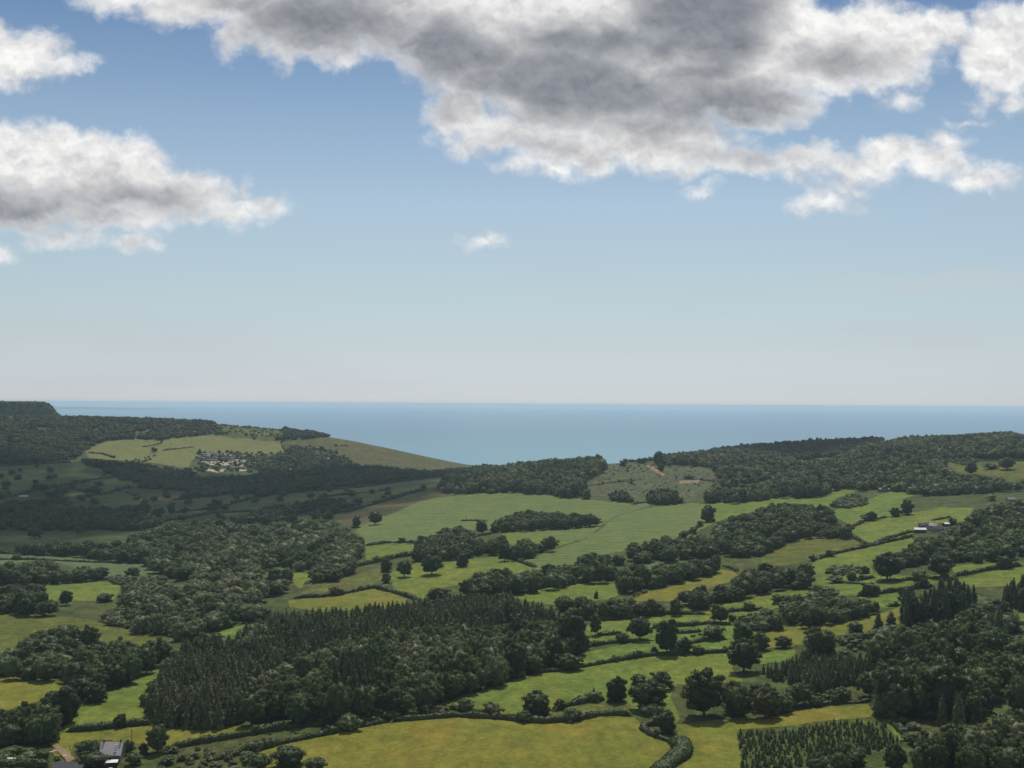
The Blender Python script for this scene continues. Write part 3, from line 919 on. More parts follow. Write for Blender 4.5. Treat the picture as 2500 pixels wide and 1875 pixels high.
# ------------------------------------------------------------------ trees, shrubs that stand alone: tile, centre x, base y, width, height (tile units), kind, tint, label
LONE = [
    ('g', 235, 1245, 265, 250, 'dome', 0.12, 'dark dome-shaped tree at the end of a hedge above the golden meadow'),
    ('g', 920, 1108, 205, 245, 'dome', 0.05, 'very dark upright tree left of the cluster in the middle pasture'),
    ('g', 1105, 985, 150, 130, 'dome', 0.15, 'half-hidden tree behind the dark upright tree'),
    ('g', 1290, 1010, 190, 160, 'round', 0.10, 'wide low tree at the back of the middle cluster'),
    ('g', 1190, 1200, 350, 265, 'round', 0.12, 'broad dark tree in the middle of the pasture cluster'),
    ('g', 1225, 1235, 200, 130, 'dome', 0.72, 'pale green bushy tree in front of the middle cluster'),
    ('g', 1335, 1372, 180, 225, 'dome', 0.25, 'rounded tree standing on the bend of the thick hedge'),
    ('g', 1655, 1258, 420, 410, 'round', 0.10, 'largest dark oak with a broad shadow on the golden meadow'),
    ('g', 1990, 865, 290, 285, 'round', 0.12, 'dark spreading tree at the left corner of the spruce plantation'),
    ('g', 1985, 640, 200, 200, 'round', 0.15, 'tree behind the dark spreading tree at the spruce plantation'),
    ('g', 2135, 670, 150, 180, 'dome', 0.4, 'grey-green tree right of a darker pair'),
    ('g', 1340, 715, 180, 300, 'round', 0.14, 'tall ragged tree on a terrace hedge'),
    ('g', 1490, 705, 125, 170, 'dome', 0.05, 'small dark tree right of the tall ragged tree'),
    ('g', 1115, 590, 225, 200, 'round', 0.10, 'round crowned tree on the middle terrace hedge'),
    ('g', 1738, 585, 190, 125, 'bush', 0.4, 'low spreading thorn bush on the terrace'),
    ('g', 1795, 445, 175, 155, 'round', 0.15, 'wind-shaped tree with a bare stem on the upper terrace hedge'),
    ('g', 738, 545, 95, 190, 'tall', 0.45, 'thin leaning tree beside the plantation corner'),
    ('g', 745, 232, 50, 72, 'conifer', 0.1, 'tiny dark fir on the bright pasture edge'),
    ('g', 725, 1092, 55, 110, 'conifer', 0.5, 'thin sparse sapling on the hedge of the large pasture'),
    ('g', 515, 845, 240, 145, 'bush', 0.3, 'wide thicket on the hedge below the plantation'),
    ('g', 1235, 705, 60, 80, 'dome', 0.1, 'little dark bush on the long terrace hedge'),
    ('g', 1380, 1000, 60, 50, 'bush', 0.2, 'small bush at the right of the middle cluster'),
    ('g', 1820, 915, 40, 25, 'bush', 0.1, 'tiny bush on the pasture above the largest oak'),
    ('g', 100, 1245, 60, 45, 'bush', 0.4, 'small bush left of the dome-shaped tree'),
    ('b', 865, 1170, 75, 105, 'tall', 0.05, 'small upright tree at the left end of the hill field'),
    ('b', 1020, 1148, 120, 120, 'round', 0.05, 'round dark tree alone at the left of the hill field'),
    ('b', 1920, 1230, 115, 125, 'round', 0.08, 'dark round tree left of the hilltop copse'),
    ('b', 1270, 1592, 140, 150, 'round', 0.2, 'leftmost of three lone trees on the sunlit pasture'),
    ('b', 1500, 1575, 200, 175, 'round', 0.05, 'broadest of three lone trees on the sunlit pasture'),
    ('b', 1757, 1503, 115, 150, 'dome', 0.08, 'upright tree right of the broad lone tree on the sunlit pasture'),
    ('b', 1115, 1545, 115, 130, 'dome', 0.1, 'dark tree at the corner of the sunlit pasture'),
    ('b', 1115, 1640, 85, 100, 'dome', 0.6, 'pale small tree below the corner of the sunlit pasture'),
    ('b', 2115, 1455, 115, 150, 'tall', 0.08, 'dark tree at the edge of the copse above the sunlit pasture'),
    ('b', 2195, 1455, 60, 100, 'tall', 0.1, 'slim dark tree beside the copse above the sunlit pasture'),
    ('f', 540, 100, 90, 80, 'bush', 0.3, 'rounded bush on the rough pasture hedge'),
    ('f', 1565, 260, 210, 120, 'round', 0.25, 'dark tree at the back corner of the conifer plantation'),
    ('f', 350, 1262, 62, 120, 'conifer', 0.9, 'pale conical tree in front of the plantation'),
    ('f', 430, 1258, 60, 90, 'conifer', 0.5, 'short conical tree right of the pale conical one'),
    ('f', 615, 1288, 135, 82, 'bush', 0.55, 'round pale bush in front of the plantation, leftmost of the row'),
    ('f', 710, 1255, 50, 55, 'conifer', 0.3, 'little conifer between two pale bushes'),
    ('f', 800, 1268, 125, 95, 'bush', 0.65, 'second pale bush in front of the plantation'),
    ('f', 925, 1255, 110, 125, 'dome', 0.6, 'tallest bushy tree of the row in front of the plantation'),
    ('f', 1050, 1240, 120, 80, 'bush', 0.7, 'light green bush right of the tallest bushy tree'),
    ('f', 1170, 1262, 140, 85, 'bush', 0.45, 'broad grey-green bush by the meadow hedge'),
    ('f', 1330, 1230, 130, 85, 'bush', 0.6, 'green bush beyond the broad grey-green one'),
    ('f', 1450, 1205, 110, 80, 'bush', 0.65, 'leafy bush at the plantation corner'),
    ('f', 1590, 1215, 150, 75, 'bush', 0.3, 'dark bush at the right end of the row'),
    ('f', 1450, 1130, 220, 300, 'tall', 0.85, 'pale ball-topped tree standing out of the plantation edge'),
    ('f', 1775, 1160, 38, 45, 'bush', 0.2, 'tiny dark bush on the lane hedge'),
    ('f', 2045, 1240, 78, 100, 'dome', 0.55, 'small round tree on the meadow hedge'),
    ('f', 290, 1670, 310, 175, 'round', 0.05, 'dark dense tree at the bottom edge left of the meadow'),
    ('f', 520, 1690, 200, 110, 'bush', 0.5, 'paler bush at the bottom edge against the meadow'),
    ('f', 40, 1680, 170, 160, 'dome', 0.6, 'grey-green bushy tree at the bottom edge'),
    ('e', 545, 1300, 280, 360, 'dome', 0.04, 'tall dark egg-shaped tree between two meadows at the left'),
    ('e', 1325, 1545, 205, 235, 'tall', 0.42, 'tall tapering tree right of the farmhouse, wide at its foot'),
    ('e', 1130, 1645, 150, 115, 'bush', 0.6, 'rounded green bush in the farmhouse garden'),
    ('e', 740, 1600, 230, 160, 'round', 0.15, 'dark spreading tree left of the farmhouse'),
    ('e', 790, 1670, 280, 130, 'bush', 0.08, 'dark thicket in front of the farmhouse'),
    ('e', 1080, 1545, 120, 135, 'dome', 0.2, 'dark garden tree right of the farmhouse roof'),
    ('e', 1210, 1560, 85, 120, 'dome', 0.1, 'small dark tree between the farmhouse and the conical tree'),
    ('e', 925, 1560, 110, 90, 'dome', 0.3, 'small tree in front of the farmhouse wall'),
    ('e', 1450, 1540, 120, 60, 'bush', 0.3, 'low bush at the foot of the conical tree'),
    ('e', 90, 1580, 200, 90, 'bush', 0.5, 'broad scrubby bush at the left edge behind the van'),
    ('e', 230, 1570, 150, 75, 'bush', 0.55, 'scrubby bush behind the white van roof'),
    ('e', 355, 1610, 130, 100, 'bush', 0.3, 'dark bush left of the dirt track'),
    ('e', 480, 1600, 55, 35, 'bush', 0.4, 'small bush beside the dirt track'),
    ('e', 560, 290, 115, 130, 'round', 0.15, 'small dark tree on the edge of the small green meadow'),
    ('e', 885, 262, 140, 85, 'dome', 0.1, 'low round tree by the small green meadow'),
    ('e', 1110, 282, 100, 80, 'dome', 0.4, 'rounded grey-green tree right of the small green meadow'),
    ('e', 1238, 325, 72, 112, 'conifer', 0.7, 'grey conical tree among bushes'),
    ('e', 1315, 300, 50, 65, 'conifer', 0.3, 'small conical tree right of the grey one'),
    ('e', 1225, 1140, 110, 130, 'dome', 0.7, 'pale tree at the left corner of the plantation'),
    ('e', 1330, 1260, 190, 210, 'dome', 0.55, 'grey-green rounded tree at the lower left corner of the plantation'),
    ('e', 1290, 1060, 130, 150, 'dome', 0.7, 'light tree on the left edge of the plantation'),
    ('e', 1420, 900, 170, 190, 'dome', 0.8, 'pale tree high on the left edge of the plantation'),
    ('e', 1640, 1010, 220, 200, 'dome', 0.75, 'pale broad tree inside the left part of the plantation'),
    ('f', 330, 1120, 230, 210, 'dome', 0.85, 'pale branching tree low in the plantation front'),
    ('f', 850, 1110, 170, 200, 'dome', 0.8, 'grey-topped tree in the middle of the plantation front'),
    ('f', 1760, 1000, 260, 330, 'round', 0.55, 'tall light-crowned tree at the right of the plantation front'),
    ('g', 540, 700, 260, 360, 'round', 0.15, 'large dark tree at the right end of the plantation'),
    ('g', 60, 900, 210, 280, 'round', 0.1, 'large dark tree at the lower right corner of the plantation'),
    ('e', 1560, 1270, 200, 150, 'bush', 0.8, 'pale sprawling tree at the foot of the plantation'),
    ('e', 1020, 920, 140, 80, 'bush', 0.75, 'yellow-green bush in the left wood edge'),
    ('h', 912, 214, 175, 135, 'dome', 0.15, 'rounded tree on a hedge left of the dark conifers'),
    ('h', 1370, 145, 95, 95, 'dome', 0.1, 'small dark tree on a hedge above the dark conifers'),
    ('h', 1225, 260, 150, 140, 'dome', 0.05, 'dark round tree at the left edge of the tall conifers'),
    ('h', 1130, 1235, 470, 520, 'dome', 0.10, 'left of two huge domed trees in the right wood'),
    ('h', 1500, 1245, 520, 540, 'dome', 0.02, 'right of two huge domed trees, darkest mass of the right wood'),
    ('h', 790, 525, 150, 95, 'bush', 0.2, 'bush on the golden tufted pasture'),
    ('h', 182, 655, 145, 110, 'bush', 0.2, 'dark bush above the small fresh pasture'),
    ('h', 985, 530, 110, 175, 'conifer', 0.05, 'left of a pair of dark conifers beside the golden pasture'),
    ('h', 1090, 515, 125, 170, 'conifer', 0.08, 'right of a pair of dark conifers beside the golden pasture'),
    ('h', 550, 235, 220, 110, 'dome', 0.75, 'pale green domed tree among the bush rows'),
    ('h', 500, 700, 300, 240, 'dome', 0.25, 'broad tree at the upper corner of the spruce plantation'),
    ('h', 1940, 390, 310, 160, 'dome', 0.3, 'wide domed tree beside the tall conifers at the right'),
    ('h', 1480, 580, 110, 130, 'dome', 0.05, 'dark round tree in the right wood'),
    ('h', 1610, 590, 150, 150, 'dome', 0.05, 'second dark round tree in the right wood'),
    ('d', 1060, 1622, 265, 235, 'round', 0.04, 'dark oak on a visible stem in the right-hand pasture'),
    ('d', 1510, 1600, 250, 200, 'round', 0.06, 'dark spreading tree right of the lone oak'),
    ('d', 1330, 1625, 150, 110, 'bush', 0.85, 'pale bush between two dark trees'),
    ('d', 2050, 1520, 140, 130, 'dome', 0.15, 'dark tree on a hedge near the right edge'),
    ('d', 430, 1452, 68, 60, 'dome', 0.1, 'small dark round tree at the lower end of the farm hedge'),
    ('d', 580, 1418, 92, 60, 'bush', 0.15, 'twin bush further up the farm hedge'),
    ('d', 930, 1112, 85, 95, 'dome', 0.1, 'rounded tree on the hedge between two right-hand fields'),
    ('d', 1125, 1080, 95, 90, 'dome', 0.15, 'leafy tree further up the same hedge'),
    ('d', 1225, 1062, 110, 145, 'dome', 0.12, 'taller tree at the upper end of the field hedge'),
    ('d', 700, 1268, 125, 125, 'dome', 0.3, 'rounded tree where two farm hedges meet'),
    ('d', 1770, 725, 105, 105, 'round', 0.08, 'dark tree standing in the high pasture'),
    ('d', 1930, 680, 120, 50, 'bush', 0.2, 'low dark thicket in the high pasture'),
    ('d', 2070, 685, 150, 110, 'round', 0.4, 'grey-green tree at the right of the high pasture'),
    ('d', 1930, 945, 95, 60, 'bush', 1.0, 'bright yellow-green bush in the right wood'),
    ('d', 1610, 1150, 90, 70, 'dome', 0.08, 'dark tree behind the farm'),
    ('d', 640, 1560, 180, 50, 'bush', 0.3, 'long low thicket in the pasture'),
    ('d', 760, 1625, 90, 90, 'dome', 0.15, 'small tree in the pasture thickets'),
    ('d', 620, 1640, 140, 60, 'bush', 0.2, 'low bush row left of the small pasture tree'),
    ('d', 870, 1560, 80, 80, 'dome', 0.2, 'small tree left of the lone oak'),
    ('c', 1690, 1125, 130, 170, 'dome', 0.2, 'upright tree on the edge of the striped field'),
    ('c', 1620, 1165, 70, 55, 'bush', 0.4, 'pale bush below the upright tree of the striped field'),
    ('c', 1560, 1225, 75, 60, 'bush', 0.2, 'dark bush on the hedge of the striped field'),
    ('c', 1480, 1262, 85, 65, 'bush', 0.1, 'lowest dark bush on the hedge of the striped field'),
    ('c', 1290, 700, 70, 70, 'bush', 0.05, 'dark bush beside the dirt track on the cleared slope'),
    ('c', 1270, 670, 95, 150, 'round', 0.3, 'tall tree behind the dirt track on the cleared slope'),
    ('c', 970, 655, 70, 60, 'dome', 0.02, 'pointed dark tree on the skyline by the sea'),
    ('c', 1040, 800, 35, 50, 'conifer', 0.1, 'lone slim fir on the cleared slope'),
    ('c', 1010, 700, 22, 50, 'conifer', 0.3, 'bare thin trunk on the cleared slope'),
    ('a', 1445, 1062, 75, 110, 'tall', 0.05, 'upright dark tree on a valley hedge'),
    ('a', 1320, 1080, 90, 80, 'dome', 0.05, 'rounded dark tree on a valley hedge'),
    ('a', 1560, 1045, 70, 55, 'dome', 0.08, 'small dark tree right of the upright valley tree'),
    ('a', 1790, 1030, 110, 80, 'dome', 0.05, 'broad dark tree on the long shaded field'),
    ('a', 1900, 1022, 72, 55, 'dome', 0.08, 'small tree right of the broad one on the shaded field'),
    ('a', 470, 925, 160, 105, 'dome', 0.08, 'clump-like dark tree in the shaded valley'),
    ('a', 780, 880, 130, 70, 'dome', 0.08, 'dark tree on the curving valley hedge'),
    ('a', 1000, 862, 60, 35, 'bush', 0.1, 'small bush on the shaded field hedge'),
    ('a', 1120, 1590, 140, 95, 'dome', 0.3, 'round tree alone on the pale crop field'),
    ('a', 1685, 552, 55, 50, 'conifer', 0.02, 'pointed dark tree above the village'),
    ('a', 1300, 535, 60, 45, 'bush', 0.1, 'small clump on the dry meadow'),
    ('b', 570, 525, 55, 45, 'bush', 0.1, 'small round bush on the heath'),
]


def place_tile(t, x, y):
    return TILE[t][0] + x / 3.456, TILE[t][1] + y / 3.456


NLONE = 0
for (t, x, yb_, w_, h_, kd, tint, lab) in LONE:
    px, py = place_tile(t, x, yb_)
    p = cast(px, py)
    s = p[1] / F / 3.456
    W_, H_ = w_ * s, h_ * s
    p[1] += W_ * 0.28
    p[0] *= p[1] / (p[1] - W_ * 0.28)
    sh = kd == 'bush' or h_ < 60
    con = kd == 'conifer'
    nm = 'shrub' if sh else ('conifer_tree' if con else 'broadleaf_tree')
    plant(nm, kd, p[0], p[1], H_ * 1.04, W_, tint, lab, 'shrub' if sh else ('conifer' if con else 'tree'), parts=h_ > 55, rz=None)
    NLONE += 1

# ------------------------------------------------------------------ woods: outline in the photograph, distance range, spacing, height, conifer share, tint range, label
WOODS = [
    ('conifer plantation', 'e 1380,1290 1250,1150 1260,1000 1330,880 1450,720 1500,590 1640,570 1920,560 f 0,420 150,350 580,320 900,300 1100,265 1280,250 1500,230 1700,200 2212,190 g 0,215 330,290 440,360 560,420 500,600 300,560 0,420 f 2000,560 1400,620 1000,640 600,700 300,850 0,1000 -40,1200 e 1900,1320', (560, 1500), 5.4, (11, 15), 0.78, (0, 1),
     'dark conifer packed in the central plantation'),
    ('plantation broadleaf fringe', 'f -60,1285 -60,900 300,750 600,620 1000,520 1400,480 2000,450 2212,420 g 0,390 300,400 560,420 670,520 660,640 420,780 400,830 160,850 0,920 f 2212,900 1570,1110 1500,1150 1100,1200 800,1235 500,1260 0,1290 e 1900,1330 1380,1290 1500,1100', (560, 1300), 8.5, (11, 17), 0.25, (0.1, 0.95),
     'broadleaf tree along the front edge of the central plantation'),
    ('left wood', 'e -60,700 0,690 330,520 560,455 760,455 870,560 860,620 1060,590 1250,570 1380,560 1560,600 1480,740 1300,800 1200,880 950,990 860,1080 690,1100 660,1000 560,940 370,910 100,890 -60,870', (600, 1300), 11.0, (11, 16), 0.03, (0.05, 0.7),
     'tree in the wood between the olive pasture and the golden meadow'),
    ('corner wood', 'e -60,1190 130,1105 340,1075 400,1000 640,1090 690,1250 540,1370 420,1450 330,1500 200,1480 -60,1500', (520, 900), 10.6, (10, 15), 0.03, (0.1, 0.6),
     'tree in the wood in the lower left corner'),
    ('upper left wood', 'e -60,130 0,110 330,90 400,240 500,300 900,330 1000,290 1080,380 850,412 400,372 -60,340', (800, 1700), 10.6, (11, 15), 0.02, (0.05, 0.5),
     'tree in the belt above the olive pasture'),
    ('middle left wood', 'e 980,230 1010,90 1240,110 1600,100 1640,190 1830,130 2000,80 2212,60 2212,390 1950,440 1700,520 1600,600 1400,530 1200,500 1000,430 920,400 1060,300', (800, 1800), 12.0, (11, 16), 0.03, (0.1, 1.0),
     'tree in the wood running down to the plantation'),
    ('mid wood', 'a 1050,1265 1150,1210 1480,1115 1850,1105 2040,1150 2212,1150 b 100,1140 500,1095 640,1110 760,1160 860,1200 950,1350 930,1400 830,1470 840,1560 700,1620 500,1645 540,1540 240,1530 40,1490 40,1600 300,1600 f 410,130 420,170 300,230 300,290 140,380 -60,400 e 1960,430 1620,480 1600,100 a 1400,1590 1240,1480', (1000, 2400), 12.0, (12, 16), 0.02, (0.1, 1.0),
     'tree in the large mid-valley wood'),
    ('left ridge wood', 'a -60,225 530,222 800,228 1100,235 1440,245 1700,255 1790,262 1900,350 2100,395 b 0,405 120,400 260,380 240,320 150,290 200,290 480,345 700,395 400,420 240,428 0,428 a 2100,405 1850,385 1600,395 1350,425 1100,420 900,430 720,515 720,545 600,600 -60,625', (2300, 3600), 11.0, (8, 13), 0.0, (0.0, 0.5),
     'tree in the wood on the left ridge'),
    ('village wood', 'a 600,590 760,580 1180,615 1600,665 1640,700 1700,745 2212,700 b 0,600 260,540 300,470 480,490 500,540 560,560 740,545 860,625 1200,650 1500,690 1700,660 1950,640 2130,645 2212,640 1700,690 1590,735 1200,770 900,815 600,840 0,910 a 2212,880 1900,890 1480,935 1650,860 1200,835 1200,800 1000,750 900,700', (1900, 3500), 10.5, (8, 13), 0.0, (0.0, 0.4),
     'tree in the woods below the village'),
    ('valley wood', 'a -60,945 200,930 400,920 520,880 640,980 900,995 1280,960 1200,1010 1400,1110 1700,1100 2212,1030 b 0,1070 300,1000 500,930 740,910 820,1000 640,1090 300,1120 0,1155 a 2212,1160 1850,1100 1480,1110 1100,1240 1050,1300 700,1310 -60,1310', (1600, 3000), 10.0, (8, 14), 0.0, (0.0, 0.4),
     'tree in the dark valley wood'),
    ('valley row', 'a -60,1350 150,1310 340,1290 1180,1280 1300,1400 1400,1490 1200,1470 680,1420 480,1400 60,1385', (1200, 2200), 11.0, (10, 14), 0.0, (0.05, 0.35),
     'tree in the row on the near edge of the valley'),
    ('left hedgerow belt', 'a -60,1480 60,1470 190,1440 300,1440 480,1440 500,1500 960,1510 990,1580 700,1620 340,1645 e 340,100 0,130 -60,130', (1000, 2000), 10.6, (10, 14), 0.0, (0.1, 0.6),
     'tree in the belt along the pale crop field'),
    ('crest wood', 'c 0,635 120,615 330,590 600,548 700,515 805,522 812,590 780,640 830,700 700,750 620,790 680,860 790,925 500,910 200,880 0,865 b 2000,875 1800,885 1550,872 1430,860 1560,830 1590,740 1700,690 1850,655 1950,635 2050,650 2143,635', (1700, 2700), 10.0, (10, 18), 0.0, (0.05, 0.95),
     'tall tree in the wood on the seaward crest'),
    ('right ridge wood', 'c 1230,545 1300,540 1370,560 1500,490 1650,520 1900,505 2212,545 d 0,535 100,525 330,605 560,585 900,465 1300,375 1600,390 2080,358 2300,400 d 2300,590 1700,590 1540,600 1530,640 1590,690 1850,735 2300,760 2300,950 2000,900 1800,1000 1500,985 1270,1050 1170,1050 1190,930 1310,885 1000,860 850,890 740,840 600,850 520,900 0,925 c 2212,920 1950,960 1560,950 1580,900 1720,830 1800,720 1700,660 1500,640 1350,660 1250,620', (1500, 2750), 10.5, (9, 15), 0.02, (0.0, 1.0),
     'tree in the woods covering the right ridge'),
    ('cleared slope bush', 'c 1170,985 1190,870 1250,840 1400,845 1440,900 1530,940 1400,975 c 1080,955 900,945 860,920 870,870 960,850 1050,900', (1500, 2300), 8.0, (9, 12), 0.0, (0.1, 0.3),
     'bushy tree at the foot of the cleared slope'),
    ('valley scattered', 'a -60,650 650,622 930,700 2212,900 2212,700 b 900,840 1580,745 1560,830 1000,960 500,1080 0,1150 a 2212,1150 1400,1110 1100,1240 -60,1300', (1500, 3200), 62.0, (7, 13), 0.0, (0.0, 0.5),
     'scattered tree in the fields of the shaded valley'),
    ('village gardens', 'p 470,1100 720,1100 720,1150 480,1152', (2200, 3400), 19.0, (4, 8), 0.0, (0.0, 0.5),
     'tree among the caravans of the far village'),
    ('headland wood', 'p -300,975 100,978 120,985 165,1018 -300,1020', (4020, 5000), 15.0, (7, 11), 0.0, (0.0, 0.2),
     'tree on the flat-topped headland at the left edge'),
    ('far right wood', 'c 840,615 960,590 1100,585 1240,575 1340,560 1500,500 1650,500 1750,465 2000,440 2212,420 d 0,425 200,400 560,410 800,385 1020,410 1020,470 560,590 330,610 0,540 c 2212,560 1500,600 1100,625', (2280, 3500), 11.0, (9, 14), 0.0, (0.0, 0.15),
     'tree in the dark wood behind the right ridge'),
    ('hilltop copse', 'b 2030,1110 2100,1060 2212,1030 c -20,1035 150,1025 420,1035 720,1070 780,1120 790,1170 740,1225 600,1272 450,1250 200,1215 -20,1205 b 2030,1225', (1400, 2300), 10.0, (11, 15), 0.0, (0.1, 0.5),
     'tree in the copse in the middle of the hill field'),
    ('central trees', 'b 1370,1380 1390,1250 1450,1235 1560,1185 1700,1155 1850,1190 1880,1250 2080,1235 2180,1290 2212,1330 c 40,1300 150,1255 240,1310 300,1290 350,1250 420,1270 415,1320 330,1385 80,1435 -20,1440 b 2180,1440 2080,1380 1900,1400 1820,1420 1640,1440 1400,1440 1240,1440', (1100, 2000), 10.0, (10, 14), 0.0, (0.1, 0.6),
     'tree in the cluster between the hill field and the sunlit pasture'),
    ('hedgerow belt middle', 'c 865,1500 870,1400 1000,1320 1130,1285 1330,1240 1450,1250 1620,1240 1740,1200 1760,1130 1850,1085 1960,1055 2212,975 d 0,980 220,950 540,990 620,1050 650,1110 760,1160 740,1240 640,1245 360,1262 180,1330 0,1405 c 2212,1370 2000,1440 1950,1440 1930,1400 1640,1410 1400,1440 1150,1475 890,1525', (1100, 2100), 10.6, (10, 14), 0.0, (0.1, 0.6),
     'tree in the long belt climbing to the right'),
    ('hedgerow belt front', 'c 900,1600 900,1540 1040,1470 1180,1520 1280,1455 1420,1490 1520,1440 1640,1420 1940,1390 1940,1450 1810,1505 1700,1570 1400,1630 g 1400,90 1200,130 1090,150 1000,180 900,90', (950, 1800), 10.6, (10, 14), 0.0, (0.1, 0.6),
     'tree around the ring of bare soil'),
    ('belt behind plantation', 'f 1700,200 1700,120 1900,20 b 1900,1540 2050,1500 2212,1480 c 0,1540 170,1535 280,1480 400,1445 620,1450 640,1400 740,1350 870,1400 890,1500 890,1590 860,1610 680,1625 540,1650 g 540,110 300,150 0,205 f 2212,200', (950, 1700), 10.6, (10, 15), 0.0, (0.1, 0.6),
     'tree in the belt behind the plantation'),
    ('terrace row', 'g 400,300 430,220 540,195 720,225 860,270 860,220 950,240 1050,230 1160,220 1250,190 1350,235 1440,240 1480,330 1400,360 1200,370 1000,400 740,412 640,430 480,330', (850, 1500), 8.5, (9, 14), 0.02, (0.05, 0.6),
     'tree in the hedgerow above the terraces'),
    ('terrace corner', 'g 1450,220 1480,160 1630,115 1750,140 1850,90 1900,60 c 1900,1580 2130,1485 2212,1480 d 0,1480 150,1490 300,1450 440,1510 440,1600 h 420,70 430,110 380,140 0,190 g 2212,190 1850,250 1700,295 1500,320 1460,290', (850, 1600), 10.6, (10, 14), 0.0, (0.05, 0.5),
     'tree in the thick belt right of the golden ring meadow'),
    ('farm wood', 'd 1280,1340 1300,1260 1500,1250 1760,1235 1900,1225 1850,1180 1700,1150 1720,1080 1800,1000 2000,960 2300,920 2300,1450 2180,1400 2150,1440 1990,1440 1640,1480 1600,1540 1420,1540 1280,1540 1180,1560 960,1540 930,1490 1000,1430 1100,1390 1220,1340', (1000, 2100), 10.5, (9, 13), 0.02, (0.15, 0.8),
     'tree in the scrubby wood around the hill farm'),
    ('bush rows', 'h 50,270 140,180 240,200 370,210 400,120 500,110 500,170 640,190 860,225 1050,275 1060,320 830,385 700,400 600,440 400,460 250,460 160,350 170,270', (700, 1400), 8.5, (7, 11), 0.0, (0.2, 0.8),
     'tree in the bushy rows below the right-hand pastures'),
    ('bush rows lower', 'h -40,320 100,315 170,380 240,440 230,470 -40,500', (700, 1300), 8.0, (8, 11), 0.0, (0.2, 0.8),
     'tree at the lower left end of the bushy rows'),
    ('tall dark conifers', 'h 1180,440 1200,300 1170,150 1300,170 1420,140 1560,70 1700,100 1820,140 1840,230 1700,360 1560,390 1380,420', (600, 1500), 6.5, (15, 20), 0.98, (0, 0.4),
     'tall dark conifer in the stand on the right'),
    ('edge conifers', 'h 1820,170 2000,105 2080,110 2300,-40 2300,330 2120,300 2000,240 1830,230', (600, 1600), 6.5, (14, 19), 0.95, (0, 0.4),
     'dark conifer near the right edge above the domed tree'),
    ('spruce plantation', 'h 0,780 250,735 380,650 480,700 640,690 880,650 1100,600 1180,620 1050,690 930,800 890,960 840,950 600,960 560,1030 380,1040 330,950 200,930 0,880 g 2150,880 2100,800 2212,760', (560, 1300), 3.9, (8, 12), 1.0, (0.4, 0.9),
     'slender spruce in the even plantation on the right'),
    ('oak belt right', 'h -60,880 200,930 320,960 380,1080 370,1150 0,1215 g 2212,1225 2000,1240 1860,1230 1800,1100 1830,930 1960,920 2120,850', (500, 1000), 11.0, (11, 15), 0.0, (0.1, 0.6),
     'tree in the belt right of the largest oak'),
    ('low trees right', 'h 400,1100 560,1010 640,970 800,950 880,1030 900,1090 700,1115', (500, 1000), 8.0, (7, 10), 0.0, (0.15, 0.5),
     'tree at the foot of the spruce plantation'),
    ('right wood', 'h 350,640 360,560 480,480 600,480 660,560 700,560 930,545 1180,455 1400,420 1500,400 1680,380 1830,250 2000,240 2100,330 2150,440 2300,430 2300,1180 1960,1200 1700,1290 1560,1290 1600,1000 1320,1290 1060,1215 940,1130 900,1000 880,850 960,740 1100,640 1000,620 700,660', (480, 1300), 11.5, (12, 18), 0.10, (0.0, 0.75),
     'tree in the dense wood on the right'),
    ('front conifers right', 'h 1310,1280 1330,1150 1420,1080 1600,1060 1700,1050 1960,1100 2000,1180 1700,1290 1400,1300', (480, 900), 6.0, (12, 17), 0.95, (0.1, 0.8),
     'conifer on the front edge of the right wood'),
    ('young conifers', 'h 0,1320 200,1305 500,1255 720,1230 930,1240 1040,1260 1080,1340 1220,1440 1000,1520 600,1580 200,1690 -60,1720 g 2212,1690 1990,1720 1940,1390 1960,1320', (440, 800), 3.2, (2.4, 4.8), 1.0, (0.2, 0.9),
     'young conifer in the grassy new plantation'),
    ('bottom right wood', 'h 1230,1440 1340,1310 1500,1280 1700,1290 1960,1200 2300,1180 2300,1700 560,1720 620,1560 900,1480 1060,1500', (420, 800), 8.5, (9, 14), 0.06, (0.1, 0.9),
     'tree in the wood in the lower right corner'),
    ('bottom thicket', 'h 200,1720 300,1600 500,1500 800,1440 1100,1480 900,1600 600,1720', (420, 700), 6.0, (5, 8), 0.2, (0.2, 0.6),
     'low tree behind the young conifers'),
]
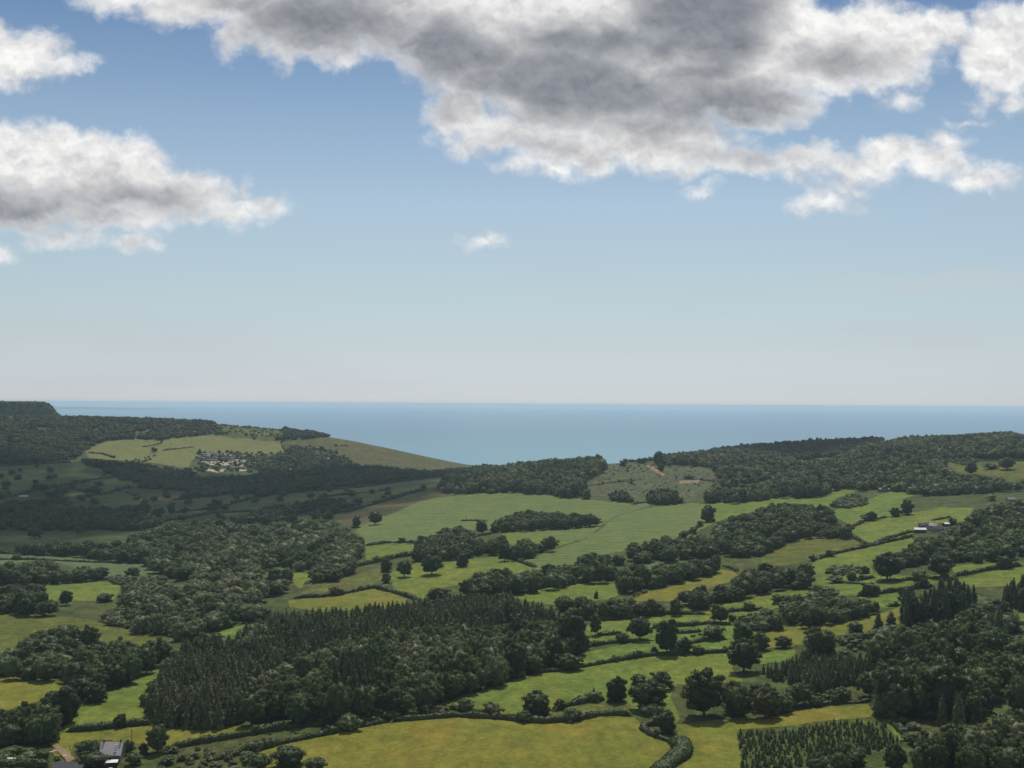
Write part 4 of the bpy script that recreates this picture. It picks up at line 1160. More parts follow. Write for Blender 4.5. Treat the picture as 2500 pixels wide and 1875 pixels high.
SCRUB = [  # outline, spacing, height range, width factor
    ('a 1790,262 2000,268 2212,285 b 0,282 120,292 240,320 260,380 120,400 0,405 a 2100,395 1900,350', 14.0, (2, 6)),
    ('e 860,410 1000,300 1400,300 1700,330 1900,380 1950,440 1650,520 1420,520 1200,500', 6.5, (3, 6.5)),
    ('e -60,1520 360,1510 390,1590 330,1640 -60,1620', 6.0, (2, 4)),
    ('e 1100,1690 1230,1630 1500,1560 2212,1480 2212,1690', 6.5, (2, 4.5)),
    ('f -60,1540 140,1580 330,1500 100,1659 -60,1690', 6.0, (2.5, 5)),
    ('e 1450,1510 1900,1430 2212,1370 f 0,1380 300,1340 600,1300 850,1280 1100,1262 900,1300 600,1360 200,1430 0,1480 e 2212,1480 1790,1560 1400,1600', 9.0, (0.9, 2.2)),
    ('f 200,1300 560,1250 900,1270 1100,1240 850,1262 500,1285', 5.0, (1.5, 3)),
    ('c 700,760 830,650 980,620 1240,640 1420,640 1700,660 1850,720 1700,800 1600,900 1180,960 1080,930 780,900', 14.0, (1.0, 2.6)),
    ('a 900,1600 960,1575 1240,1590 1400,1600 1390,1650 1100,1659 960,1640', 5.5, (3, 5)),
    ('d 1700,1130 1900,1230 1640,1200 1760,1240 1300,1260 1500,1300 1270,1350', 7.0, (2, 5)),
    ('d 500,1560 560,1500 760,1470 850,1500 900,1560 740,1580', 7.0, (1.5, 3.5)),
    ('h 640,700 700,560 930,545 1180,455 1450,420 1500,520 1100,600 880,660', 6.5, (3, 6)),
    ('h 1060,1225 1180,1230 1340,1310 1230,1420 1150,1330', 5.0, (1.5, 3)),
    ('h 330,1030 560,1030 640,1000 560,1100 400,1110', 5.0, (2, 4)),
    ('d 1530,590 1700,560 1850,600 1750,640 1540,610', 8.0, (2, 5)),
    ('d 560,990 700,900 800,880 900,960 760,1000', 7.0, (3, 6)),
    ('b 0,1000 300,960 800,930 700,1040 200,1080 0,1090', 10.0, (2, 6)),
    ('b 300,470 500,480 740,540 860,620 700,640 300,560', 11.0, (2, 6)),
    ('a 1900,520 2212,560 b 0,560 280,540 300,640 100,680 0,700 a 2212,700 2100,700 2080,600', 12.0, (3, 8)),
    ('g 1880,400 2060,370 2212,380 2212,470 2050,480 1900,440', 7.0, (2, 4)),
    ('g 1540,540 1650,520 1830,570 1700,600', 7.0, (1.0, 2.0)),
    ('g 880,120 960,180 1180,130 1200,170 1000,215', 7.0, (1.0, 2.5)),
    ('a 1000,605 1160,590 1360,540 1300,590 1180,620', 9.0, (2, 5)),
]


def scatter(poly_s, yr, sp, seed):
    poly = T(poly_s)
    rs = np.random.RandomState(seed)
    W = np.array([cast(px, py) for px, py in poly])
    y0, y1 = max(yr[0], W[:, 1].min() - 60), min(yr[1], W[:, 1].max() + 260)
    us = np.array([px_uv(px, py)[0] for px, py in poly])
    umn, umx = max(us.min(), -0.44), min(us.max(), 0.44)
    if y1 <= y0:
        return poly, np.zeros(0), np.zeros(0)
    x0 = min(umn * y0, umn * y1); x1 = max(umx * y0, umx * y1)
    nx, ny = int((x1 - x0) / sp) + 1, int((y1 - y0) / (sp * 0.9)) + 1
    gx, gy = np.meshgrid(np.arange(nx), np.arange(ny), indexing='ij')
    X = x0 + (gx + 0.5 * (gy % 2) + rs.uniform(-0.36, 0.36, gx.shape)) * sp
    Y = y0 + (gy + rs.uniform(-0.36, 0.36, gx.shape)) * sp * 0.9
    X, Y = X.ravel(), Y.ravel()
    k = (X / Y > umn - 0.01) & (X / Y < umx + 0.01)
    return poly, X[k], Y[k]


cand = {'tree': [], 'conifer': []}
for wi, (wn, ps, yr, sp, hr, cf, tr, lab) in enumerate(WOODS):
    poly, X, Y = scatter(ps, yr, sp, 500 + wi)
    if len(X) == 0:
        print('EMPTY wood', wn); continue
    rs = np.random.RandomState(900 + wi)
    H = rs.uniform(hr[0], hr[1], len(X)) * (1 + 0.2 * vnoise(X, Y, 38, wi % 7)) * (rs.uniform(0.82, 1.22, len(X)) if cf < 0.5 else rs.uniform(0.8, 1.15, len(X)))
    Z = height(X, Y)
    bx, by = project(X, Y, Z + 0.12 * H)
    tx, ty = project(X, Y, Z + 0.80 * H)
    k = pip(poly, bx, by) & pip(poly, tx, ty) & visible(X, Y, Z + H) & (bx > -60) & (bx < 2560) & (ty < 1905)
    X, Y, H, Z = X[k], Y[k], H[k], Z[k]
    clear = ~pip([(100, 1795), (215, 1795), (222, 1890), (120, 1890), (100, 1840)], *project(X, Y, Z + 0.5 * H))
    X, Y, H, Z = X[clear], Y[clear], H[clear], Z[clear]
    con = rs.rand(len(X)) < cf
    gapk = rs.rand(len(X)) > (0.16 if sp > 8 else 0.03)
    if yr[0] >= 1500 and cf < 0.5 and wn != 'hilltop copse':
        gapk &= (vnoise(X, Y, 48, 21) + 0.6 * vnoise(X, Y, 17, 22)) < (0.45 if wn == 'right ridge wood' else 0.62)
    X, Y, H, Z, con = X[gapk], Y[gapk], H[gapk], Z[gapk], con[gapk]
    if cf > 0.05 and cf < 0.9:
        con = (vnoise(X, Y, 40, 6) * 0.5 + 0.5 + 0.35 * (rs.rand(len(X)) - 0.5)) < cf
    tnt = tr[0] + (tr[1] - tr[0]) * np.clip(0.5 + 0.45 * vnoise(X, Y, 50, 5) + 0.5 * (rs.rand(len(X)) * 2 - 1), 0, 1)
    wd = np.where(con, H * rs.uniform(0.34, 0.46, len(X)), np.minimum(np.maximum(sp * rs.uniform(0.95, 1.5, len(X)), H * 0.7), H * 1.35))
    if wn == 'conifer plantation':
        wd = np.where(con, H * rs.uniform(0.42, 0.58, len(X)), wd * 1.3)
    if wn == 'young conifers':
        wd = H * rs.uniform(0.5, 0.65, len(X))
    print('wood', wn, len(X))
    for i in range(len(X)):
        cand['conifer' if con[i] else 'tree'].append((H[i] / Y[i], X[i], Y[i], H[i], wd[i], tnt[i], wi))
lone_n = {'tree': 0, 'conifer': 0, 'shrub': 0}
for o in scene.objects:
    if o.get('category') in lone_n:
        lone_n[o['category']] += 1
STUFF = {'tree': [], 'conifer': [], 'shrub': []}
wkinds = {}
for kd in ('tree', 'conifer'):
    # what is in the frame and shows largest stands as its own thing
    rows = sorted(cand[kd], key=lambda r: -r[0])
    left = 297 - lone_n[kd]
    for r in rows:
        _, x, y, h, wd_, tint, wi = r
        px, py = project(x, y, float(height(x, y)) + h * 0.6)
        if left > 0 and -5 < px < 2505 and py < 1880:
            wn, lab = WOODS[wi][0], WOODS[wi][7]
            if kd == 'conifer':
                shp, nm = 'conifer', 'conifer_tree'
                if 'conifer' not in lab and 'spruce' not in lab:
                    lab = 'pointed conifer among the round trees: ' + lab.replace('broadleaf tree', 'it stands').replace('tree in', 'in').replace('low tree', 'low').replace('tree at', 'at').replace('tree a', 'a')
                    lab = lab.replace(': it stands', ',').replace(':', ',')
            else:
                shp = ('round', 'tall', 'dome', 'round')[int(x * 7 + y) % 4]
                nm = 'broadleaf_tree'
                if lab.startswith('dark conifer') or lab.startswith('tall dark conifer') or lab.startswith('dark conifer') or 'conifer' in lab.split(' in ')[0] or 'spruce' in lab.split(' in ')[0]:
                    lab = 'round-crowned tree among the conifers' + lab[lab.find(' '):].split('conifer', 1)[-1].replace(' packed', '')
            lab = ' '.join(lab.split()[:16])
            plant(nm, shp, x, y, h, wd_, tint, lab, kd, group=wn + ' ' + kd + 's', parts=True)
            left -= 1
        elif y < 460 or True:
            STUFF[kd].append(r)
    print(kd, 'individual', 297 - left, 'mass', len(STUFF[kd]))
for si, (ps, sp, hr) in enumerate(SCRUB):
    poly, X, Y = scatter(ps, (430, 3500), sp, 700 + si)
    if len(X) == 0:
        print('EMPTY scrub', si); continue
    rs = np.random.RandomState(1900 + si)
    H = rs.uniform(hr[0], hr[1], len(X)) * (1 + 0.4 * vnoise(X, Y, 25, 3))
    Z = height(X, Y)
    bx, by = project(X, Y, Z + 0.3 * H)
    k = pip(poly, bx, by) & visible(X, Y, Z + H)
    if sp > 8.9:
        k &= rs.rand(len(X)) < 0.6
    for i in np.nonzero(k)[0]:
        STUFF['shrub'].append((0, X[i], Y[i], H[i], H[i] * rs.uniform(1.2, 2.0), rs.uniform(0.3, 0.95), 0))
    print('scrub', si, int(k.sum()))


def mass(name, rows, shapes, label):
    """one object: a point per plant, each point carrying a plant mesh"""
    rows = sorted(rows, key=lambda r: r[2])
    A = np.array([r[1:6] for r in rows], float)
    X, Y, H, Wd, tint = A.T
    Z = height(X, Y) - 0.2
    lod = np.array([pick_lod(h * F / y) for h, y in zip(H, Y)])
    lod = np.maximum(lod, 0 if name == 'x' else 0)
    me = mesh_np(name, np.stack([X, Y, Z], 1))
    rs = np.random.RandomState(5)
    keys = [(s, l, i) for s in shapes for l in (0, 1, 2) for i in range(NVAR[s])]
    kidx = np.zeros(len(X), int)
    for n_ in range(len(X)):
        s = shapes[rs.randint(len(shapes))]
        kidx[n_] = keys.index((s, int(lod[n_]), rs.randint(NVAR[s])))
    for nm, typ, val in (('size', 'FLOAT_VECTOR', np.stack([Wd, Wd, H], 1)), ('turn', 'FLOAT', rs.uniform(0, 6.28, len(X))), ('which', 'INT', kidx), ('tint', 'FLOAT', tint)):
        at = me.attributes.new(nm, typ, 'POINT')
        at.data.foreach_set('vector' if typ == 'FLOAT_VECTOR' else 'value', (val.astype(np.int32) if typ == 'INT' else val.astype(np.float32)).ravel())
    o = add_obj(name, me, label=label, kind='stuff')
    ng = bpy.data.node_groups.new(name, 'GeometryNodeTree')
    ng.interface.new_socket('Geometry', in_out='INPUT', socket_type='NodeSocketGeometry')
    ng.interface.new_socket('Geometry', in_out='OUTPUT', socket_type='NodeSocketGeometry')
    gi = ng.nodes.new('NodeGroupInput'); go = ng.nodes.new('NodeGroupOutput')
    jn = ng.nodes.new('GeometryNodeJoinGeometry')

    def attr(nm, typ):
        a = ng.nodes.new('GeometryNodeInputNamedAttribute')
        a.data_type = typ
        a.inputs[0].default_value = nm
        return a.outputs[0]
    a_size, a_turn, a_which = attr('size', 'FLOAT_VECTOR'), attr('turn', 'FLOAT'), attr('which', 'INT')
    rot = ng.nodes.new('ShaderNodeCombineXYZ')
    ng.links.new(a_turn, rot.inputs[2])
    m2p = ng.nodes.new('GeometryNodeMeshToPoints')
    ng.links.new(gi.outputs[0], m2p.inputs[0])
    for ki in sorted(set(kidx.tolist())):
        src = bpy.data.objects.new('foliage', PROTO[keys[ki]])      # source of the shape, not in the scene
        oi = ng.nodes.new('GeometryNodeObjectInfo')
        oi.inputs[0].default_value = src
        cp = ng.nodes.new('FunctionNodeCompare')
        cp.data_type = 'INT'; cp.operation = 'EQUAL'
        ng.links.new(a_which, cp.inputs[2])
        cp.inputs[3].default_value = ki
        ip = ng.nodes.new('GeometryNodeInstanceOnPoints')
        ng.links.new(m2p.outputs[0], ip.inputs['Points'])
        ng.links.new(cp.outputs[0], ip.inputs['Selection'])
        ng.links.new(oi.outputs['Geometry'], ip.inputs['Instance'])
        ng.links.new(rot.outputs[0], ip.inputs['Rotation'])
        ng.links.new(a_size, ip.inputs['Scale'])
        ng.links.new(ip.outputs[0], jn.inputs[0])
    ng.links.new(jn.outputs[0], go.inputs[0])
    md = o.modifiers.new('plants', 'NODES')
    md.node_group = ng
    return o


mass('distant_woodland', STUFF['tree'], ['round', 'dome'], 'woodland of many broadleaf trees over the hills and valley')
mass('conifer_woodland', STUFF['conifer'], ['conifer'], 'mass of dark conifers filling the plantations')
mass('undergrowth', STUFF['shrub'], ['bush', 'dome'], 'scrub and low bushes on banks and slopes')

# ------------------------------------------------------------------ hedges
HEDGES = [  # outline, height, width, label
    ('e 1790,1600 2000,1550 2212,1500 f 0,1510 300,1440 600,1380 900,1310 1130,1272', 2.6, 3.0, 'dark hedge along the upper left side of the golden foreground meadow'),
    ('f 1150,1282 1200,1262 1400,1250 1700,1225 2000,1240 2212,1255 g 0,1255 300,1278 450,1268 600,1250 750,1220 900,1212 1050,1218', 2.6, 3.0, 'long winding hedge along the top of the golden foreground meadow'),
    ('e 1440,1500 1600,1465 1900,1415 2212,1362 f 0,1372 250,1330 430,1310 600,1292 850,1265 950,1275 1100,1262', 2.5, 2.6, 'hedge below the narrow golden meadow'),
    ('e 560,1355 800,1340 1050,1310 1290,1290', 2.8, 3.0, 'dark straight hedge below the bright left meadow'),
    ('e -60,1640 200,1632 360,1650', 2.6, 5.0, 'thick clipped hedge in the bottom left corner'),
    ('f 1650,1155 1850,1190 2010,1218', 1.8, 2.4, 'short hedge left of the large pasture'),
    ('g 375,1185 500,1140 620,1112 720,1092 830,1085', 2.2, 2.8, 'hedge running up from the dome-shaped tree'),
    ('g 1250,1290 1150,1308 1140,1340 1200,1375 1260,1402 1390,1450', 2.0, 2.6, 'hooked hedge at the corner of the foreground meadow'),
    ('g 1430,1440 1475,1490 1470,1540 1400,1600 1330,1650 1270,1710', 3.2, 7.5, 'thick curving hedge between the two golden meadows'),
    ('g 200,865 300,850 420,848 640,808 900,762 1100,725 1240,712 1500,702 1700,692 1870,685', 2.6, 2.8, 'dark hedge along the top of the large bright pasture'),
    ('g 570,690 700,630 900,605 1060,592', 2.4, 2.6, 'hedge from the plantation to the round crowned tree'),
    ('g 740,545 860,538 980,528', 1.8, 2.4, 'short hedge beside the thin leaning tree'),
    ('g 1210,482 1400,468 1550,460 1680,442 1900,456', 2.4, 2.6, 'hedge under the wind-shaped tree'),
    ('g 1430,525 1540,518 1640,508', 1.6, 2.4, 'low hedge left of the spreading thorn bush'),
    ('g 1540,612 1680,585 1850,575', 1.8, 2.4, 'low hedge below the spreading thorn bush'),
    ('g 760,412 1000,402 1200,372 1400,360 1680,365', 2.2, 2.6, 'hedge below the upper row of trees'),
    ('g 1850,342 2000,330 2170,320', 2.0, 2.4, 'hedge on the topmost terrace'),
    ('h 380,1140 520,1125 680,1112 800,1112 930,1095', 1.8, 3.0, 'pale hedge above the right golden meadow'),
    ('h 930,1145 1010,1140', 2.0, 4.0, 'stub of hedge at the end of the right golden meadow'),
    ('h 1110,1235 1140,1300 1200,1380 1260,1430', 1.8, 3.5, 'hedge beside the mown grass path'),
    ('h 800,78 880,65 945,55', 1.8, 2.6, 'short hedge left of the lone oak'),
    ('h 680,100 780,105 850,108', 1.6, 2.4, 'faint hedge below the small pasture tree'),
    ('h 980,102 1150,85 1300,70 1500,55', 2.4, 2.6, 'dark hedge passing under the lone oak'),
    ('h 800,212 1000,188 1170,165 1300,145 1440,130', 2.6, 2.8, 'hedge under the rounded tree left of the conifers'),
    ('h 1050,300 1130,292 1200,288', 1.6, 2.4, 'short hedge left of the tall conifers'),
    ('h 300,455 450,450', 1.8, 2.4, 'short hedge below the bush rows'),
    ('h 620,445 820,395 960,368', 1.4, 2.4, 'thin hedge over the tufted golden pasture'),
    ('d 740,1240 800,1265 880,1312 960,1322 1000,1312', 2.0, 2.6, 'hedge from the meeting tree down to the farm lane'),
    ('d 470,1440 620,1390 760,1362 900,1330 1000,1305 1130,1280 1270,1245', 2.4, 2.8, 'long dark hedge climbing to the farm'),
    ('d 960,1295 1080,1260 1200,1225 1270,1205', 2.2, 2.8, 'hedge on the far side of the farm lane'),
    ('d 760,1165 880,1110 980,1095 1070,1080', 2.6, 3.2, 'hedge between the two upper right fields'),
    ('d 1430,1112 1520,1098 1600,1080', 1.8, 2.4, 'faint hedge behind the farm'),
    ('d 1580,1178 1650,1160 1720,1140', 2.0, 2.4, 'hedge right of the farm, upper of two'),
    ('d 1620,1198 1700,1180 1800,1155', 1.8, 2.4, 'hedge right of the farm, lower of two'),
    ('d 1540,618 1700,600 1850,606 2300,605', 2.2, 2.8, 'hedge across the high right pasture'),
    ('d 1620,1582 1760,1560 1900,1530 2050,1505 2190,1492', 2.6, 2.8, 'hedge above the right edge pasture'),
    ('d 800,1620 880,1605 950,1592', 1.8, 2.4, 'small hedge at the foot of the lone oak'),
    ('c 50,1440 140,1472 240,1508', 2.2, 3.0, 'short double hedge below the striped field'),
    ('c 670,822 900,788 1050,772 1150,762', 1.4, 3.0, 'faint line of brush across the cleared slope'),
    ('c 1500,758 1700,775 1800,790', 1.6, 3.0, 'line of brush right of the bare orange earth'),
    ('c 1430,1272 1500,1232 1570,1195 1630,1145', 2.4, 3.2, 'bushy hedge on the right side of the striped field'),
    ('c 1812,1492 1880,1515 1940,1542', 1.8, 2.6, 'hedge at the top of the ring meadow'),
    ('c 1400,1622 1550,1590 1660,1580 1730,1545', 2.0, 2.8, 'pale hedge bounding the ring meadow'),
    ('g 560,105 690,92', 1.8, 2.8, 'short hedge at the bright pasture behind the plantation'),
    ('c 1040,972 1180,955', 1.8, 2.6, 'short hedge at the foot of the cleared slope'),
    ('b 955,1322 1100,1302 1250,1298 1380,1300', 3.0, 4.0, 'thick hedge under the hill field'),
    ('b 1750,1112 1860,1112 1970,1120', 2.2, 2.6, 'short hedge by the bare tree on the hill field'),
    ('b 1865,1248 1930,1235 2000,1225', 2.0, 2.6, 'hedge under the dark round tree'),
    ('b 820,1172 900,1172', 1.8, 2.6, 'bit of hedge under the small upright tree'),
    ('f 340,228 480,222 620,212 800,182 950,150 1020,140 1150,175 1280,208 1370,242', 2.6, 3.2, 'hedge around the round-topped bright meadow'),
    ('f 430,120 480,90 b 520,1640 620,1610', 1.8, 2.6, 'hedge by the rounded bush in the rough pasture'),
    ('b 850,1500 1000,1470 1200,1420 1380,1400', 3.6, 5.0, 'bushy hedge left of the three lone trees'),
    ('b 320,868 600,852 700,848 900,830 1020,815 1150,792 1400,762 1580,742', 3.0, 4.0, 'far hedge along the top of the long shaded field'),
    ('b 560,915 640,905 900,880 1130,852', 2.6, 3.2, 'dark hedge across the long shaded field'),
    ('b 700,1050 820,1028 1080,952 1300,885 1450,850', 4.2, 6.0, 'thick hedge climbing beside the brown strip'),
    ('b 0,1065 150,1050 300,1015 450,960', 4.0, 6.0, 'hedge below the shaded slope in the valley'),
    ('a -60,655 200,640 400,630 600,618', 3.0, 4.0, 'hedge along the top of the large shaded pasture'),
    ('a -60,920 100,905 200,882 400,832 560,805 700,780 850,760 950,750', 3.2, 4.0, 'long hedge below the large shaded pasture'),
    ('a 850,888 950,868 1050,842 1250,835 1500,840', 2.8, 3.6, 'hedge over the brown shaded field'),
    ('a 1070,872 1130,900 1200,920', 2.4, 3.2, 'short slanting hedge in the shaded valley'),
    ('a 1450,942 1650,922 1800,902 2000,890 2212,880', 3.2, 4.0, 'hedge along the top of the shaded field right of the trees'),
    ('a 1480,1045 1600,1030 1860,1005 2000,960 2212,900', 2.8, 3.6, 'hedge with trees across the long shaded field'),
    ('a 1400,1112 1600,1085 1800,1050 2000,1040 2212,1030', 3.6, 5.0, 'hedge at the lower side of the long shaded field'),
    ('a 480,820 560,850 650,850 750,870 850,885', 3.0, 4.5, 'wavy hedge between shaded fields'),
    ('a -60,1442 300,1442 500,1452 800,1465 1000,1468 1200,1465', 2.2, 3.0, 'thin hedge along the pale crop field'),
    ('a -60,1388 150,1390 300,1395 450,1410', 2.0, 3.0, 'thin hedge behind the pale crop field'),
    ('a 740,540 860,545 900,560 960,580', 3.0, 5.0, 'dark broken hedge on the left of the dry meadow'),
    ('a 1200,492 1280,480 1360,460 1370,430', 2.2, 3.0, 'short hedge on the dry meadow'),
    ('a 1370,520 1500,505 1640,490', 1.8, 2.8, 'faint hedge dividing the dry meadow'),
    ('b 230,440 245,500 270,525', 2.0, 3.0, 'hedge between the dry meadow and the heath'),
    ('b 690,482 800,478', 2.0, 5.0, 'short dark hedge on the heath'),
    ('b 180,550 260,545', 2.4, 3.5, 'hedge at the village edge'),
    ('e 1640,570 1740,560 1900,600', 2.0, 3.0, 'hedge by the sliver of bright pasture'),
]


def hedge(pts, H, Wd, label, seed):
    rs = np.random.RandomState(seed)
    dn = densify(pts, 6)
    W = np.array([cast(px, py) for px, py in dn])
    # drop jumps to a far hillside
    for i in range(1, len(W)):
        if abs(W[i, 1] - W[i - 1, 1]) > 0.12 * W[i - 1, 1]:
            W[i] = W[i - 1]
    seg = np.linalg.norm(np.diff(W[:, :2], axis=0), axis=1)
    L = np.concatenate([[0], np.cumsum(seg)])
    if L[-1] < 3:
        return None
    Yc = W[:, 1].mean()
    step = max(0.9, Yc / 900.0)
    s = np.arange(0, L[-1], step)
    P = np.stack([np.interp(s, L, W[:, 0]), np.interp(s, L, W[:, 1])], 1)
    for _ in range(3):
        P[1:-1] = (P[:-2] + 2 * P[1:-1] + P[2:]) / 4
    tdir = np.gradient(P, axis=0)
    tdir /= np.linalg.norm(tdir, axis=1, keepdims=True) + 1e-9
    nrm = np.stack([-tdir[:, 1], tdir[:, 0]], 1)
    prof = [(-0.5, 0.0), (-0.55, 0.35), (-0.46, 0.75), (-0.22, 0.98), (0.2, 1.0), (0.46, 0.78), (0.55, 0.35), (0.5, 0.0)]
    c = P.mean(0)
    cz = float(height(c[0], c[1]))
    LF = Leafy()
    n, k = len(P), len(prof)
    swell = 0.92 + 0.42 * vnoise(P[:, 0], P[:, 1], 6, 2) + 0.30 * vnoise(P[:, 0], P[:, 1], 19, 3) + 0.8 * np.clip(vnoise(P[:, 0], P[:, 1], 9, 12) - 0.55, 0, 1)
    swell = np.maximum(swell, 0.45)
    if Wd > 4.5:
        swell = 1 + (swell - 1) * 0.35
    V = np.zeros((n, k, 3)); lv = rs.rand(n, k) * 0.5 + 0.2
    for j, (a, b) in enumerate(prof):
        jit = rs.uniform(0.82, 1.2, n)
        xy = P + nrm * (a * Wd * swell * jit)[:, None]
        V[:, j, :2] = xy
        V[:, j, 2] = height(xy[:, 0], xy[:, 1]) + b * H * swell * rs.uniform(0.86, 1.12, n) - (0.5 if b == 0 else 0)
    tap = np.clip(np.minimum(np.arange(n), np.arange(n)[::-1]) / 2.0, 0.3, 1)
    V[:, :, 2] = cz * 0 + height(P[:, 0], P[:, 1])[:, None] * (1 - tap[:, None]) + V[:, :, 2] * tap[:, None]
    flat = V.reshape(-1, 3)
    i_, j_ = np.meshgrid(np.arange(n - 1), np.arange(k - 1), indexing='ij')
    q = np.stack([i_ * k + j_, (i_ + 1) * k + j_, (i_ + 1) * k + j_ + 1, i_ * k + j_ + 1], -1).reshape(-1, 4)
    LF.v.append(flat); LF.q.append(q); LF.l.append(lv.ravel()); LF.n += len(flat)
    sz = max(0.6, Yc / 1000.0)
    cnt = int(min(9000, L[-1] * (2 * H + Wd) / (sz * sz) * 0.9))
    i0 = rs.randint(0, n - 1, cnt); j0 = rs.randint(0, k - 1, cnt); f1, f2 = rs.rand(cnt, 1), rs.rand(cnt, 1)
    pos = (V[i0, j0] * (1 - f1) + V[i0 + 1, j0] * f1) * (1 - f2) + (V[i0, j0 + 1] * (1 - f1) + V[i0 + 1, j0 + 1] * f1) * f2
    ctr = np.concatenate([P[i0], (height(P[i0, 0], P[i0, 1]) + H * 0.4)[:, None]], 1)
    nn = pos - ctr
    nn /= np.linalg.norm(nn, axis=1, keepdims=True) + 1e-9
    LF.sprays(pos + nn * rs.uniform(0, 0.3, (cnt, 1)), nn, np.full(cnt, sz), rs, 0.5)
    for q_ in range(len(LF.v)):
        LF.v[q_] = LF.v[q_] - np.array([c[0], c[1], cz])
    me = LF.mesh('hedge')
    me.materials.append(HEDGE)
    o = add_obj('hedge', me, loc=(c[0], c[1], cz), label=label, cat='hedge')
    o['tint'] = float(rs.rand() * 0.7)
    return o


for i, (s, H, Wd, lab) in enumerate(HEDGES):
    HL = hedge(T(s), H, Wd, lab, 300 + i)

# single bushes and small trees standing in the hedges
NS = 0
for i, (s, H, Wd, lab) in enumerate(HEDGES):
    rs = np.random.RandomState(4000 + i)
    dn = densify(T(s), 9)
    for (px, py) in dn:
        if rs.rand() > 0.10 or NS > 175 or py > 1850 or not (0 < px < 2500):
            continue
        p = cast(px, py)
        big = rs.rand() < 0.3
        h = rs.uniform(5, 9) if big else rs.uniform(3, 5)
        h = max(h, p[1] / 420.0)
        q = lab.replace(',', '').split()
        if len(q) > 11:
            q = q[:11]
            while q[-1] in ('the', 'of', 'to', 'and', 'a', 'in', 'on', 'along', 'under', 'foreground', 'golden', 'right', 'left', 'upper', 'two', 'top', 'bottom', 'hill'):
                q.pop()
        q = ' '.join(q)
        plant('shrub', 'dome' if big else 'bush', p[0], p[1] + rs.uniform(-1, 1), h, h * rs.uniform(0.8, 1.5), rs.uniform(0.05, 0.8), 'bush rising from the ' + q, 'shrub', group='bushes in the hedge %d' % i, parts=False)
        NS += 1
print('hedgerow bushes', NS)

# ------------------------------------------------------------------ buildings, vehicles, poles
def flat_mat(name, col, rough=0.7, var=0.15, scale=1.2, metal=0.0, spec=0.3, col2=None):
    m, nt = new_mat(name)
    tcn = nt.n('ShaderNodeTexCoord')
    nz = nt.noise(tcn.outputs['Object'], scale, 5.0, 0.65)
    c2 = col2 or tuple(c * (1 - 2 * var) for c in col)
    c = nt.mix(nt.mr(nz.outputs['Fac'], 0.35, 0.65), col, c2)
    p = nt.n('ShaderNodeBsdfPrincipled', ins={'Base Color': c, 'Roughness': rough, 'Metallic': metal, 'Specular IOR Level': spec})
    nt.n('ShaderNodeOutputMaterial', ins={'Surface': p.outputs[0]})
    return m


def rows_mat(name, c1, c2, step, axis=1):
    """courses of slate or ribs of sheet, along one axis of the part"""
    m, nt = new_mat(name)
    tcn = nt.n('ShaderNodeTexCoord')
    s = nt.n('ShaderNodeSeparateXYZ', ins={0: tcn.outputs['Object']}).outputs[axis]
    f = nt.m('FRACT', nt.m('DIVIDE', s, step))
    nz = nt.noise(tcn.outputs['Object'], 2.5, 4.0, 0.7)
    k = nt.m('ADD', nt.m('MULTIPLY', nt.mr(f, 0.8, 0.95), 0.6), nt.m('MULTIPLY', nz.outputs['Fac'], 0.7))
    finish(nt, nt.mix(nt.mr(k, 0.2, 1.0), c1, c2), 0.85, f, 0.3, 0.03, 0.12)
    return m


MT = {
    'stone': flat_mat('stone_wall', (0.34, 0.30, 0.24), 0.9, 0.2),
    'render': flat_mat('white_render', (0.72, 0.70, 0.66), 0.85, 0.06),
    'slate': rows_mat('slate_roof', (0.52, 0.46, 0.42), (0.32, 0.29, 0.27), 0.35),
    'dark_roof': rows_mat('dark_sheet_roof', (0.10, 0.10, 0.11), (0.06, 0.06, 0.065), 0.6, 0),
    'white_roof': rows_mat('white_sheet_roof', (0.80, 0.79, 0.76), (0.62, 0.61, 0.58), 1.2, 0),
    'pale_blue': flat_mat('pale_blue_panel', (0.26, 0.27, 0.29), 0.6, 0.08),
    'grey_roof': flat_mat('grey_roof', (0.24, 0.24, 0.25), 0.8, 0.2),
    'cream': flat_mat('cream_panel', (0.56, 0.53, 0.46), 0.6, 0.06),
    'brick': flat_mat('brown_brick', (0.24, 0.15, 0.10), 0.9, 0.2, 4.0),
    'timber': flat_mat('dark_timber', (0.09, 0.07, 0.055), 0.9, 0.2, 4.0),
    'glass': flat_mat('window_glass', (0.02, 0.025, 0.03), 0.08, 0.1, 1.0, 0, 0.8),
    'paint': flat_mat('white_paint', (0.82, 0.82, 0.80), 0.3, 0.03, 2.0, 0, 0.5),
    'silver': flat_mat('silver_paint', (0.45, 0.46, 0.48), 0.3, 0.05, 2.0, 0.3, 0.5),
    'red': flat_mat('red_paint', (0.42, 0.045, 0.02), 0.35, 0.08, 2.0, 0, 0.5),
    'tyre': flat_mat('tyre_rubber', (0.02, 0.02, 0.02), 0.9, 0.1),
    'wood': flat_mat('pole_wood', (0.12, 0.09, 0.065), 0.9, 0.2, 3.0),
}


